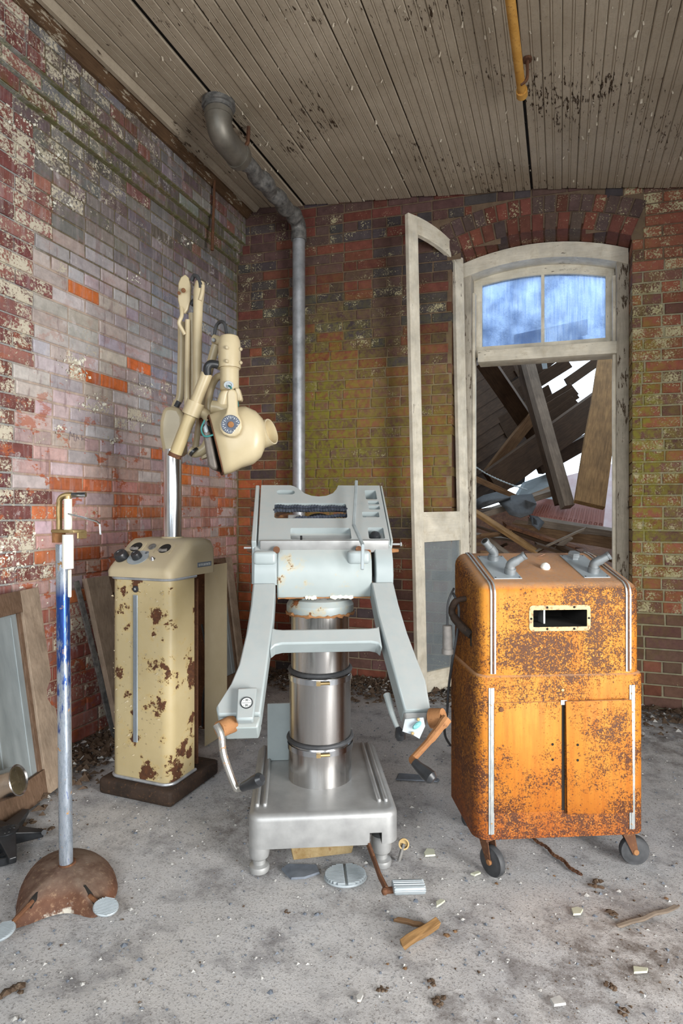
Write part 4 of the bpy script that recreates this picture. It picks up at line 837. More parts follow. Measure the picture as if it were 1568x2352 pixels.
# drum under the tilted plate
prof = [(-0.098, 1.118), (-0.122, 1.10), (-0.148, 1.06), (-0.158, 1.01), (-0.152, 0.965), (-0.13, 0.925), (-0.05, 0.915), (0.07, 0.94), (0.14, 1.02), (0.12, 1.16), (0.0, 1.19)]
def sweep_x(b, prof_, x0, x1, M_=None): return b.prism(prof_, x1 - x0, Matrix.Translation((x0, 0, 0)) @ Matrix(((0, 0, 1, 0), (1, 0, 0, 0), (0, 1, 0, 0), (0, 0, 0, 1))))
b = B(); sweep_x(b, prof, -0.163, 0.183); b.build('drum', M['grey_rust'], ot, bevel=0.006, smooth=50)
prof2 = [(p[0], max(p[1], 0.975)) for p in prof]
b = B(); sweep_x(b, prof2, -0.247, -0.1631); b.build('drum_shoulder', M['grey_enamel'], ot, bevel=0.004)
b = B(); sweep_x(b, prof2, 0.197, 0.262); b.build('drum_shoulder', M['grey_enamel'], ot, bevel=0.004)
b = B(); sweep_x(b, [(-0.10, 1.0), (0.10, 1.0), (0.10, 1.12), (-0.10, 1.12)], 0.1835, 0.1965); b.build('slot_filler', M['dark_gap'], ot)
for x in (-0.207, 0.135): B().rbox((x, -0.122, 1.074), (0.085, 0.075, 0.05), 0.014, 4).build('boss', M['grey_enamel'], ot)
for x in (-0.165, 0.135): B().lathe([(0.012, 0), (0.012, 0.012)], along((x, -0.135, 1.100), (x, -0.16, 1.11)), 12).build('bolt', M['rust'], ot)
# tilted plate: frame with origin on its lower edge, x right, y up the slope, z out of the plate
TILT = rad(37.5); PL = T((0, -0.122, 1.132), rx=TILT)
cutarc = [(0.082, 0.36), (0.075, 0.335), (0.058, 0.305), (0.03, 0.286), (0, 0.281), (-0.03, 0.286), (-0.058, 0.303), (-0.078, 0.33), (-0.10, 0.352), (-0.115, 0.36)]
outer = [(-0.232, 0.0), (0.255, 0.0), (0.257, 0.36)] + cutarc + [(-0.236, 0.36)]
holes = [rrect(-0.178, 0.138, 0.106, 0.235, 0.012) , rrect(-0.115, 0.012, 0.112, 0.078, 0.008), rrect(-0.172, 0.295, -0.098, 0.325, 0.0145),
         rrect(0.190, 0.262, 0.236, 0.325, 0.006), rrect(0.196, 0.228, 0.240, 0.250, 0.004), rrect(0.196, 0.194, 0.240, 0.218, 0.004), rrect(0.165, 0.144, 0.232, 0.178, 0.006), rrect(0.178, 0.014, 0.238, 0.08, 0.006)]
b = B(); b.prism([(p[0], p[1]) for p in outer], 0.045, PL, holes, z0=-0.045); b.build('back_plate', M['grey_enamel'], ot, bevel=0.004)
B().prism([(-0.257, 0.0), (-0.239, 0.0), (-0.243, 0.36), (-0.259, 0.36)], 0.075, PL, z0=-0.075).build('side_rail', M['grey_enamel'], ot, bevel=0.003)
B().prism([(0.2585, 0.0), (0.266, 0.0), (0.268, 0.36), (0.2605, 0.36)], 0.05, PL, z0=-0.05).build('side_rail', M['grey_rust'], ot, bevel=0.002)
B().rbox((0.012, -0.004, -0.018), (0.475, 0.014, 0.05), 0.005, 2, M=PL @ T(rx=rad(-16))).build('edge_strip', M['alu'], ot)
B().box((0.0, -0.002, -0.03), (0.22, 0.05, 0.012), PL @ T((0, 0.04, 0))).build('slot_cover', M['alu'], ot)
B().box((-0.075, 0.018, -0.01), (0.008, 0.03, 0.02), PL).build('slot_key', M['black'], ot)
B().rbox((0.21, 0.286, -0.062), (0.09, 0.10, 0.02), 0.004, 1, M=PL).build('side_tray', M['galv_rough'], ot)
B().rbox((0.21, 0.17, -0.062), (0.09, 0.11, 0.02), 0.004, 1, M=PL).build('side_tray', M['grey_enamel'], ot)
def chain(b, y, z, x0, x1, Mx, ball=0.0075, dy=0.0):
    n = int(abs(x1 - x0) / 0.0105)
    for i in range(n):
        t = i / (n - 1); c = Mx @ Vector((lerp(x0, x1, t), y + dy * t, z + 0.002 * math.sin(i)))
        b.lathe([(0.0, -ball), (ball * 0.75, -ball * 0.6), (ball, 0), (ball * 0.75, ball * 0.6), (0.0, ball)], T(c), 8)
    b.tube([Mx @ Vector((x0, y, z)), Mx @ Vector((x1, y + dy, z))], 0.004, 6)
black_chain = metal('oiled_black_chain', (0.03, 0.036, 0.05), (0.10, 0.115, 0.15), 0.25, 30, None, 0.5, bumpk=0)
for y, z, x0, x1, dy in ((0.222, -0.008, -0.176, 0.104, -0.004), (0.192, -0.004, -0.176, 0.104, 0.008), (0.150, -0.010, -0.09, 0.104, 0.018)):
    b = B(); chain(b, y, z, x0, x1, PL, 0.0088, dy); b.build('drive_chain', black_chain, ot)
B().lathe([(0.045, -0.008), (0.045, 0.008)], PL @ T((-0.125, 0.165, -0.04)), 24).build('sprocket', M['rust'], ot)
B().lathe([(0.06, -0.03), (0.06, -0.02)], PL @ T((0.0, 0.20, -0.05)), 28).build('pulley', M['black'], ot)
B().rbox((-0.10, 0.168, -0.022), (0.05, 0.02, 0.02), 0.004, 2, M=PL).build('chain_link_block', M['alu'], ot)
b = B(); pp = [PL @ Vector((0.21, 0.206, -0.04)) + Vector((0, 0, 0))]
hel = [PL @ Vector((0.198 + 0.04 * i / 60, 0.206 + 0.009 * math.cos(i * 0.7), -0.025 + 0.009 * math.sin(i * 0.7))) for i in range(61)]
b.tube(hel, 0.0022, 5); b.build('spring', M['black'], ot)
B().lathe([(0.0, -0.022), (0.016, -0.015), (0.022, 0), (0.016, 0.015), (0.0, 0.022)], PL @ T((0.205, 0.05, -0.02)), 16).build('ball_knob', M['black'], ot)
B().rbox((0.205, 0.158, -0.02), (0.05, 0.012, 0.02), 0.004, 2, M=PL).build('pawl', M['alu'], ot)
# cheeks, pins and lever
for x, m in ((-0.25, 'grey_enamel'), (0.258, 'grey_enamel')):
    b = B(); sweep_x(b, [(-0.115, 0.975), (-0.105, 1.13), (0.13, 1.30), (0.15, 1.25), (0.06, 1.0)], x - 0.006, x + 0.006); b.build('cheek_plate', M[m], ot, bevel=0.002)
for s in (0.03, 0.11, 0.235, 0.30): screw(B(), PL @ Vector((-0.258, s, -0.03)), (-1, 0, 0), 0.009, 0.018).build('side_bolt', M['rust'], ot)
screw(B(), (-0.255, -0.09, 1.10), (-1, 0, 0), 0.01, 0.02).build('side_bolt', M['rust'], ot)
b = B(); b.tube([PL @ Vector((0.262, 0.005, -0.02)), PL @ Vector((0.30, 0.005, -0.02))], 0.004, 8); b.tube([PL @ Vector((0.296, 0.005, -0.02)), PL @ Vector((0.301, 0.005, -0.02))], 0.008, 8); b.build('pin', M['alu'], ot)
B().tube([(0.262, -0.10, 1.095), (0.29, -0.10, 1.095)], [0.009, 0.006], 8).build('pin', M['rust_copper'], ot)
B().tube([PL @ Vector((-0.258, 0.0, -0.03)), PL @ Vector((-0.285, 0.0, -0.03))], 0.004, 8).build('pin', M['alu'], ot)
lev = [otl(P(818, 1106, 2.40)), otl(P(817, 1130, 2.36)), otl(P(812, 1206, 2.22)), otl(P(833, 1252, 2.12)), otl(P(832, 1306, 2.10))]
b = B()
for i in range(len(lev) - 1):
    L = (lev[i + 1] - lev[i]).length; b.rbox((0, 0, L / 2), (0.012, 0.010, L + 0.008), 0.002, 1, M=along(lev[i], lev[i + 1]))
b.build('lever', M['sheet'], ot)
# leg-section arms: frame with y down the slope towards the viewer, z out of the arm
AT = rad(45); AR = Matrix.Translation((0, -0.155, 0.985)) @ Matrix.Rotation(AT, 4, 'X') @ Matrix.Rotation(rad(180), 4, 'Z')
AR = Matrix.Translation((0, -0.155, 0.985)) @ Matrix(((1, 0, 0, 0), (0, -math.cos(AT), -math.sin(AT), 0), (0, -math.sin(AT), math.cos(AT), 0), (0, 0, 0, 1)))
armL = [(-0.168, 0.0), (-0.172, 0.15), (-0.187, 0.32), (-0.203, 0.50), (-0.330, 0.50), (-0.338, 0.475), (-0.30, 0.40), (-0.278, 0.33), (-0.262, 0.22), (-0.252, 0.10), (-0.249, 0.0)]
armR = [(-p[0] + 0.012 + 0.02 * p[1] / 0.5, p[1]) for p in armL]
armR = [(min(p[0], 0.318), p[1]) for p in armR]
for poly in (armL, armR):
    b = B(); b.prism(poly if poly is armL else list(reversed(poly)), 0.085, AR, z0=-0.085); o = b.build('leg_arm', M['grey_enamel'], ot, bevel=0.006)
cb = [(-0.18, 0.185)] + [(-0.165, 0.192), (-0.14, 0.195)] + [(0.155, 0.195), (0.18, 0.192), (0.19, 0.185), (0.192, 0.275), (0.18, 0.258), (0.155, 0.252), (-0.14, 0.252), (-0.165, 0.258), (-0.182, 0.275)]
b = B(); b.prism(cb, 0.062, AR, z0=-0.068); b.build('cross_bar', M['grey_enamel'], ot, bevel=0.006)
# indicator housing on the left arm end
ih = B(); ih.prism([(-0.275, 0.425), (-0.215, 0.425), (-0.222, 0.53), (-0.272, 0.53)], 0.03, AR, z0=-0.002); io = ih.build('indicator_housing', M['grey_enamel'], ot, bevel=0.006)
DC = AR @ T((-0.244, 0.478, 0.0285)); DR = AR @ T((-0.244, 0.478, 0.0285))
FR = Matrix.Translation(AR @ Vector((-0.244, 0.478, 0.0285))) @ Matrix(((1, 0, 0, 0), (0, math.cos(AT), -math.sin(AT), 0), (0, math.sin(AT), math.cos(AT), 0), (0, 0, 0, 1)))
B().lathe([(0.0, 0), (0.0165, 0), (0.0165, 0.001)], FR, 28).build('dial', M['dial_face'], io)
B().lathe([(0.0162, 0.0), (0.0185, 0.0), (0.0185, 0.003), (0.0162, 0.003), (0.0162, 0.0)], FR, 28).build('dial_rim', M['black'], io)
text('- 30 -', 0.009, FR @ T((0, 0.0085, 0.0014)), M['ink'], 'dial_number', io)
text('- 20 -', 0.009, FR @ T((0, -0.0085, 0.0014)), M['ink'], 'dial_number', io)
B().box((0, 0, 0.0014), (0.027, 0.0007, 0.0006), FR).build('dial_line', M['ink'], io)
# front nose blocks of the arms
b = B(); b.prism([(-0.330, 0.50), (-0.203, 0.50), (-0.21, 0.535), (-0.31, 0.535)], 0.075, AR, z0=-0.09); b.build('arm_end', M['grey_rust'], ot, bevel=0.005)
b = B(); b.prism([(0.235, 0.50), (0.315, 0.50), (0.30, 0.535), (0.24, 0.535)], 0.06, AR, z0=-0.075); b.build('arm_end', M['alu'], ot, bevel=0.005)
# left crank
def wl_(x, y, z): return otl(P(x, y, z))
cr = B().tube([wl_(534, 1662, 1.80), wl_(503, 1676, 1.76)], [0.026, 0.024], 18).build('crank_hub', M['rust_copper'], ot)
b = B(); b.tube(smooth_path([wl_(496, 1664, 1.75), wl_(508, 1690, 1.74), wl_(514, 1735, 1.73), wl_(537, 1800, 1.72), wl_(546, 1812, 1.72)], 5), 0.0105, 10); b.tube([wl_(546, 1812, 1.72), wl_(560, 1808, 1.70)], 0.009, 10); b.build('crank_arm', M['worn_chrome'], cr)
B().tube([wl_(557, 1808, 1.70), wl_(568, 1803, 1.69), wl_(585, 1796, 1.675), wl_(596, 1790, 1.665), wl_(602, 1787, 1.66)], [0.0125, 0.014, 0.0185, 0.0185, 0.010], 16).build('crank_grip', M['black'], cr)
# right crank
cr = B().tube([wl_(990, 1650, 1.82), wl_(1018, 1648, 1.80)], [0.030, 0.027], 18).build('crank_hub', M['rust_copper'], ot)
b = B(); b.tube(smooth_path([wl_(1026, 1650, 1.78), wl_(1012, 1668, 1.77), wl_(985, 1702, 1.76), wl_(952, 1738, 1.75), wl_(946, 1745, 1.74)], 5), [0.016] * 5 + [0.013] * 5 + [0.0105] * 11, 10); b.tube([wl_(946, 1745, 1.74), wl_(953, 1753, 1.72)], 0.011, 10); b.build('crank_arm', M['rust_copper'], cr)
B().tube([wl_(951, 1750, 1.72), wl_(960, 1760, 1.71), wl_(978, 1776, 1.69), wl_(990, 1786, 1.675), wl_(996, 1792, 1.67)], [0.0125, 0.014, 0.019, 0.019, 0.012], 16).build('crank_grip', M['black'], cr)
# lock lever with black knob on the right arm
lk = B().tube([wl_(888, 1595, 1.93), wl_(900, 1640, 1.88), wl_(914, 1676, 1.85)], [0.012, 0.009, 0.007], 10).build('lock_lever', M['grey_enamel'], ot)
B().tube([wl_(913, 1670, 1.85), wl_(916, 1680, 1.845), wl_(919, 1690, 1.84), wl_(921, 1698, 1.84), wl_(922, 1702, 1.84)], [0.007, 0.014, 0.0175, 0.014, 0.004], 14).build('lock_knob', M['black'], lk)
# name plate with a teal lens on the right arm end
npq = [wl_(930, 1652, 1.735), wl_(972, 1648, 1.735), wl_(976, 1668, 1.73), wl_(963, 1697, 1.725), wl_(948, 1688, 1.725), wl_(924, 1680, 1.73)]
b = B(); nn = Vector((0, -0.004, 0)); b.v = npq + [p - nn for p in npq]; b.f = [list(range(6))] + [list(range(11, 5, -1))] + [[i, (i + 1) % 6, 6 + (i + 1) % 6, 6 + i] for i in range(6)]; b.m = [0] * 8
np_ = b.build('end_plate', M['plate'], ot, smooth=None)
b = B(); b.lathe([(0.0, -0.004), (0.012, -0.002), (0.0135, 0.0), (0.010, 0.004), (0.0, 0.006)], along(wl_(957, 1666, 1.722), wl_(957, 1666, 1.70)) @ Matrix.Rotation(rad(40), 4, 'Z'), 18, sx=1.15, sy=0.55); b.build('teal_lens', M['teal'], np_)
b = B(); screw(b, wl_(960, 1652, 1.73), (0, -1, 0), 0.005, 0.004); screw(b, wl_(947, 1684, 1.722), (0, -1, 0), 0.005, 0.004); b.build('plate_screw', M['brass'], np_)
# foot pedal
pl = [wl_(846, 1940, 2.04), wl_(858, 1972, 2.0), wl_(872, 2012, 1.93), wl_(886, 2040, 1.88)]
b = B()
for i in range(3):
    L = (pl[i + 1] - pl[i]).length; b.rbox((0, 0, L / 2), (0.010, 0.022, L + 0.01), 0.002, 1, M=along(pl[i], pl[i + 1]))
b.tube([wl_(880, 2046, 1.875), wl_(903, 2044, 1.875)], 0.010, 10); b.lathe([(0.0, -0.011), (0.008, -0.008), (0.011, 0), (0.008, 0.008), (0.0, 0.011)], T(wl_(883, 2047, 1.865)), 12); b.build('pedal_lever', M['rust'], ot)
c0, c1 = wl_(901, 2038, 1.875), wl_(975, 2036, 1.885); L = (c1 - c0).length; pm = along(c0, c1)
ax = (c1 - c0).normalized(); upv = Vector((0, 0, 1)); fw = upv.cross(ax)
PM = Matrix((( ax.x, fw.x, upv.x, c0.x), (ax.y, fw.y, upv.y, c0.y), (ax.z, fw.z, upv.z, c0.z), (0, 0, 0, 1)))
b = B(); b.rbox((L / 2, 0, 0.0), (L, 0.05, 0.026), 0.008, 3, M=PM); pp = b.build('pedal_pad', M['plate'], ot)
for i in range(9):
    t = -80 + i * 20; b = B(); b.tube([PM @ Vector((0.002, 0.0265 * math.sin(rad(t)), 0.0145 * math.cos(rad(t)) if abs(t) < 60 else 0.011 * math.cos(rad(t)))), PM @ Vector((L - 0.002, 0.0265 * math.sin(rad(t)), 0.0145 * math.cos(rad(t)) if abs(t) < 60 else 0.011 * math.cos(rad(t))))], 0.0022, 6); b.build('rib', M['plate'], pp)
# ------------------------------------------------------------------ rusty wheeled cart
cc = FW * 2.216 + RT * 0.740; CRZ = TH + rad(4.1)
ct = thing('rusty_cart', 'orange rust-covered wheeled metal cabinet with grey plates on its sloping top', 'cabinet', (cc.x, cc.y, 0), CRZ)
W2, D2 = 0.3025, 0.18
b = B(); bm_ = bmesh.new(); bmesh.ops.create_cube(bm_, size=1.0)
for v in bm_.verts: v.co = Vector((v.co.x * 2 * W2, v.co.y * 2 * D2, 0.4085 + v.co.z * 0.557))
bmesh.ops.bevel(bm_, geom=[e for e in bm_.edges if abs(e.verts[0].co.z - e.verts[1].co.z) > 0.01], offset=0.05, segments=8, affect='EDGES', profile=0.5)
bmesh.ops.bevel(bm_, geom=[e for e in bm_.edges if min(e.verts[0].co.z, e.verts[1].co.z) > 0.6], offset=0.018, segments=4, affect='EDGES', profile=0.5)
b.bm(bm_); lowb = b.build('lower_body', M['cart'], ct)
prof = [(-0.172, 0.680), (-0.172, 0.960)] + [(-0.172 + 0.045 - 0.045 * math.cos(rad(t)), 0.960 + 0.040 * math.sin(rad(t))) for t in (20, 40, 60, 78)] + [(0.10, 1.072), (0.135, 1.078), (0.158, 1.066), (0.170, 1.04), (0.172, 0.680)]
bm_ = bmesh.new(); X2 = 0.288
f0 = [bm_.verts.new((-X2, p[0], p[1])) for p in prof]; f1 = [bm_.verts.new((X2, p[0], p[1])) for p in prof]; n = len(prof)
fa = bm_.faces.new(f0); fb = bm_.faces.new(list(reversed(f1)))
for i in range(n): bm_.faces.new((f0[i], f1[i], f1[(i + 1) % n], f0[(i + 1) % n]))
bmesh.ops.recalc_face_normals(bm_, faces=bm_.faces)
es = [e for f in (fa, fb) for e in f.edges if not all(abs(v.co.z - 0.68) < 0.001 for v in e.verts)]
bmesh.ops.bevel(bm_, geom=es, offset=0.042, segments=7, affect='EDGES', profile=0.5)
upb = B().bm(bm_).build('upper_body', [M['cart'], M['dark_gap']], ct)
cut = B().box((-0.004, -0.10, 0.876), (0.19, 0.25, 0.058)); cut.m = [1] * 6
boolean(upb, cut.build('cut', [M['cart'], M['dark_gap']], ct, smooth=None))
for p_ in upb.data.polygons: p_.use_smooth = True
upb.data.set_sharp_from_angle(angle=rad(30))
rimm = rust_mat('cream_rust_rim', (0.55, 0.42, 0.20), (0.62, 0.50, 0.28), (0.17, 0.07, 0.05), 0.5)
b = B(); b.prism(rrect(-0.113, 0.833, 0.103, 0.921, 0.014), 0.003, Matrix.Translation((0, -0.172, 0)) @ Matrix.Rotation(rad(90), 4, 'X'), [rrect(-0.099, 0.847, 0.091, 0.905, 0.002, 1)]); rm = b.build('window_rim', rimm, ct)
b = B()
for x, z in ((-0.05, 0.914), (0.045, 0.914), (-0.05, 0.840), (0.045, 0.840), (-0.106, 0.876), (0.097, 0.876)): b.lathe([(0.004, 0), (0.004, 0.0012)], along((x, -0.1752, z), (x, -0.2, z)), 8)
b.build('rivet_hole', M['dark_gap'], rm)
b = B(); b.tube([(-0.06, -0.05, 0.85), (-0.055, -0.06, 0.885), (-0.05, -0.06, 0.905)], 0.005, 6); b.box((-0.035, -0.09, 0.875), (0.006, 0.05, 0.06)); b.build('inner_bracket', M['alu'], ct)
def ribbon(b, pts, x0, x1, t=0.003):
    n = len(pts); vs_ = []
    for i, (y, z) in enumerate(pts):
        a = Vector(pts[max(i - 1, 0)]); c = Vector(pts[min(i + 1, n - 1)]); d = (c - a).normalized(); nn = Vector((-d.y, d.x)) * t
        vs_ += [(x0, y, z), (x1, y, z), (x1, y + nn.x, z + nn.y), (x0, y + nn.x, z + nn.y)]
    fs = []
    for i in range(n - 1):
        for k in range(4): fs.append((i * 4 + k, i * 4 + (k + 1) % 4, i * 4 + 4 + (k + 1) % 4, i * 4 + 4 + k))
    fs += [(3, 2, 1, 0), tuple((n - 1) * 4 + k for k in range(4))]; b.add(vs_, fs)
strip_m = metal('worn_chrome_strip', (0.30, 0.34, 0.36), (0.50, 0.50, 0.47), 0.35, 30, (3, 3, 1), 0.5, spots=(0.36, 0.20, 0.06), spot_t=0.6, bumpk=0.05)
for x in (-0.247, 0.247):
    b = B(); ribbon(b, [(-0.1802, 0.15), (-0.1802, 0.645)], x - 0.0095, x + 0.0095); ribbon(b, [(-0.183, 0.15), (-0.183, 0.645)], x - 0.003, x + 0.003, 0.002); b.build('lower_strip', strip_m, ct, smooth=None)
    pp = [(p[0] - 0.0008, p[1] + 0.0008) for p in prof[:-3]]; pp[0] = (-0.1728, 0.69)
    xx = x * 0.965
    b = B(); ribbon(b, pp, xx - 0.0095, xx + 0.0095); b.build('upper_strip', strip_m, ct, smooth=40)
    b = B(); ribbon(b, [(p[0] - 0.003, p[1] + 0.001) for p in pp], xx - 0.003, xx + 0.003, 0.002); b.build('strip_bead', M['rust'], ct, smooth=40)
B().rbox((-0.121, -0.1815, 0.408), (0.236, 0.008, 0.374), 0.003, 2).build('door', M['cart'], ct)
o = B().rbox((0.1215, 0, -0.0), (0.229, 0.009, 0.385), 0.003, 2, M=T((0.002, -0.190, 0.405), rz=rad(-2.0)) @ T(ry=rad(-0.7))).build('door', M['cart'], ct)
for do, pts in ((ct.children[-2], ((-0.036, 0.45), (-0.036, 0.398))), (ct.children[-1], ())):
    b = B()
    for x, z in pts: b.lathe([(0.0045, 0), (0.0045, 0.001)], along((x, -0.1856, z), (x, -0.2, z)), 8)
    b2 = [c for c in (do,)]
    if b.v: b.build('screw_hole', M['dark_gap'], do)
b = B()
for z in (0.04, -0.012): b.lathe([(0.0045, 0), (0.0045, 0.001)], along((0.047, -0.1962, z + 0.41), (0.047, -0.3, z + 0.41)), 8)
h = b.build('screw_hole', M['dark_gap'], o)
B().box((0.003, -0.181, 0.41), (0.010, 0.003, 0.375)).build('door_gap', M['dark_gap'], ct)
B().box((0.003, -0.185, 0.592), (0.022, 0.006, 0.016)).build('latch', M['chrome'], ct)
B().lathe([(0.007, 0), (0.005, 0.004), (0.0, 0.005)], along((0.0, -0.1805, 0.632), (0, -0.3, 0.632)), 10).build('keyhole', M['brass'], ct)
B().lathe([(0.009, 0), (0.008, 0.004), (0.0, 0.005)], along((-0.215, -0.1855, 0.573), (-0.215, -0.3, 0.573)), 10).build('door_rivet', M['rust'], ct)
# sloping top fittings
sl = math.atan2(0.072, 0.227); TOP = T((0, -0.127, 1.0), rx=sl)
def fitting_plate(x0, x1, y0, y1, sk):
    b = B(); b.prism([(x0, y0), (x1, y0), (x1, y1), (x0, y1)], 0.0035, TOP, z0=0.001); return b.build('fitting_plate', M['plate'], ct, bevel=0.001)
pa_ = fitting_plate(-0.215, -0.115, 0.012, 0.225, 0); pb_ = fitting_plate(0.112, 0.208, 0.016, 0.228, 0)
def elbow(parent, x, y, d, h=0.035, L=0.06):
    b = B(); p0 = Vector((x, y, 0.004)); p1 = p0 + Vector((0, 0, h)); d = Vector(d).normalized(); p2 = p1 + d * L
    b.tube([TOP @ q for q in (p0, p0 + Vector((0, 0, h * 0.6)))], 0.020, 16)
    b.tube([TOP @ q for q in smooth_path([p0 + Vector((0, 0, h * 0.45)), p1, p1.lerp(p2, .45)], 5)], 0.0165, 14)
    b.tube([TOP @ q for q in (p1.lerp(p2, .4), p2)], [0.0145, 0.013], 14); b.tube([TOP @ q for q in (p1.lerp(p2, .86), p2)], 0.0155, 14)
    o = b.build('hose_elbow', M['fitting'], parent)
    B().lathe([(0.0, 0), (0.010, 0), (0.010, 0.001)], along(TOP @ p2, TOP @ (p2 + d)), 14).build('bore', M['dark_gap'], o)
elbow(pa_, -0.145, 0.055, (0.75, -0.15, 0.65)); elbow(pa_, -0.165, 0.185, (-0.65, -0.1, 0.75), 0.03, 0.065); elbow(pb_, 0.165, 0.06, (0.75, -0.2, 0.6))
B().lathe([(0.021, 0.004), (0.021, 0.012), (0.024, 0.014), (0.024, 0.024), (0.019, 0.029), (0, 0.029)], TOP @ T((0.152, 0.195, 0)), 6).build('hex_cap', M['fitting'], pb_)
for pl_, cs in ((pa_, ((-0.208, 0.02), (-0.122, 0.02), (-0.208, 0.218), (-0.122, 0.218))), (pb_, ((0.12, 0.024), (0.2, 0.024), (0.12, 0.22), (0.2, 0.22)))):
    b = B()
    for x, y in cs: b.lathe([(0.003, 0.004), (0.003, 0.0055)], TOP @ T((x, y, 0)), 8)
    b.build('plate_screw', M['black'], pl_)
B().lathe([(0.016, 0.0), (0.018, 0.006), (0.014, 0.016), (0.006, 0.022), (0, 0.023)], TOP @ T((0.005, 0.105, 0.001)), 20).build('lamp_lens', M['white_plastic'], ct)
lf = B(); lp = [(-0.012, 0, 0), (0, -0.006, 0.006), (0.014, -0.003, 0.010), (0.016, 0.006, 0.006), (0.002, 0.008, 0.002)]
lf.v = [TOP @ (Vector(p) * 1.1 + Vector((0.03, 0.215, 0.004))) for p in lp]; lf.f = [[0, 1, 4], [1, 2, 3, 4]]; lf.m = [0, 0]
lf.v = [(INV[ct.name].inverted() @ v) for v in lf.v]
o = lf.build('dead_leaf', metal('dry_red_leaf', (0.45, 0.20, 0.13), (0.55, 0.30, 0.2), 0.6, 30, None, 0, bumpk=0)); m = o.modifiers.new('s', 'SOLIDIFY'); m.thickness = 0.001; tag(o, 'curled reddish dead leaf on the cart top', 'leaf')
# side handle
b = B(); b.tube(smooth_path([(-0.288, -0.02, 0.925), (-0.325, -0.02, 0.915), (-0.335, 0.0, 0.88), (-0.33, -0.01, 0.855), (-0.31, -0.06, 0.825), (-0.288, -0.09, 0.805)], 6), [0.010] * 6 + [0.013] * 12 + [0.015] * 13, 12); b.build('side_handle', M['rust_black'], ct)
B().rbox((-0.2885, -0.085, 0.79), (0.004, 0.012, 0.05), 0.001, 1).build('side_slot', M['dark_gap'], ct)
# casters
def caster(x, y, yaw, roll=0):
    Mx = T((x, y, 0), rz=yaw)
    fk = B().rbox((0, 0.0, 0.125), (0.06, 0.06, 0.012), 0.003, 1, M=Mx)
    for s in (-1, 1): fk.prism([(-0.022, 0.12), (0.022, 0.12), (0.036, 0.045), (0.018, 0.04)], 0.003, Mx @ Matrix.Translation((0, 0.017 * s + 0.0015, 0)) @ Matrix.Rotation(rad(90), 4, 'X'))
    o = fk.build('caster_fork', M['rust'], ct)
    b = B(); b.lathe([(0.010, -0.013), (0.034, -0.013), (0.038, -0.011), (0.0475, -0.0115), (0.05, -0.007), (0.05, 0.007), (0.0475, 0.0115), (0.038, 0.011), (0.034, 0.013), (0.010, 0.013)], Mx @ T((0.027, 0, 0.05)) @ Matrix.Rotation(rad(90), 4, 'X'), 36); w_ = b.build('wheel', M['rubber'], o)
    B().lathe([(0.008, -0.022), (0.010, -0.02), (0.010, 0.02), (0.008, 0.022)], Mx @ T((0.027, 0, 0.05)) @ Matrix.Rotation(rad(90), 4, 'X'), 12).build('axle', M['rust_copper'], o)
caster(-0.25, -0.14, rad(-62)); caster(0.255, -0.13, rad(-8)); caster(-0.24, 0.14, rad(40)); caster(0.24, 0.14, rad(120))
# flex with connector hanging from the handle
fx = thing('power_flex', 'black cable with grey plug hanging from the cart handle', 'cable', P(1030, 1500, 2.25))
b = B(); b.tube(smooth_path([P(1042, 1352, 2.2), P(1034, 1368, 2.17), P(1028, 1390, 2.17), P(1027, 1436, 2.18)], 6), 0.0042, 8); b.tube(smooth_path([P(1040, 1362, 2.2), P(1053, 1395, 2.18), P(1050, 1450, 2.18), P(1040, 1510, 2.18), P(1030, 1580, 2.26), P(1026, 1640, 2.3), P(1021, 1660, 2.3), P(1022, 1690, 2.32), P(1034, 1712, 2.42)], 6), 0.0048, 8); b.build('flex', M['rubber'], fx, True)
a, e = P(1027, 1436, 2.18), P(1028, 1503, 2.18)
B().lathe([(0.013, 0), (0.017, 0.002), (0.0185, 0.085), (0.0215, 0.088), (0.0215, 0.104), (0.016, 0.106)], along(a, e), 18).build('plug', M['grey_plastic'], fx, True)
# ------------------------------------------------------------------ dental x-ray unit
xu = thing('xray_unit', 'cream enamel dental x-ray unit with chipped column, chrome pole and jointed tube head', 'x-ray unit', (-1.716, 2.276, 0), rad(-1.0))
def xl(p): return INV[xu.name] @ Vector(p)
def vert(e): return abs(e.verts[0].co.z - e.verts[1].co.z) > 0.01
B().rbox((0, 0.0, 0.035), (0.385, 0.365, 0.07), 0.016, 3).build('base', M['rust_black'], xu)
def ushape(x0, x1, yf, yb, r, t, n=6):
    o = [(x0, yb)] + [(x0 + r - r * math.cos(rad(90 * i / n)), yf + r - r * math.sin(rad(90 * i / n))) for i in range(n + 1)] + [(x1 - r + r * math.sin(rad(90 * i / n)), yf + r - r * math.cos(rad(90 * i / n))) for i in range(n + 1)] + [(x1, yb)]
    x0, x1, yf, r = x0 + t, x1 - t, yf + t, r - t
    i_ = [(x0, yb)] + [(x0 + r - r * math.cos(rad(90 * i / n)), yf + r - r * math.sin(rad(90 * i / n))) for i in range(n + 1)] + [(x1 - r + r * math.sin(rad(90 * i / n)), yf + r - r * math.cos(rad(90 * i / n))) for i in range(n + 1)] + [(x1, yb)]
    return o + list(reversed(i_))
cs = B().prism(ushape(-0.155, 0.165, -0.150, 0.025, 0.045, 0.003), 0.875, z0=0.074).build('column_cover', M['cream'], xu)
for z, r in ((0.078, 0.007), (0.952, 0.0085)):
    up = [(p[0], p[1], z) for p in ushape(-0.158, 0.168, -0.153, 0.03, 0.047, 0.003)[:16]]
    B().tube(up, r, 8).build('chrome_band', M['galv'], xu)
b = B(); b.box((0.0, 0.10, 0.5), (0.26, 0.012, 0.86)); b.box((-0.12, 0.05, 0.5), (0.03, 0.1, 0.86)); b.build('inner_frame', M['rust'], xu)
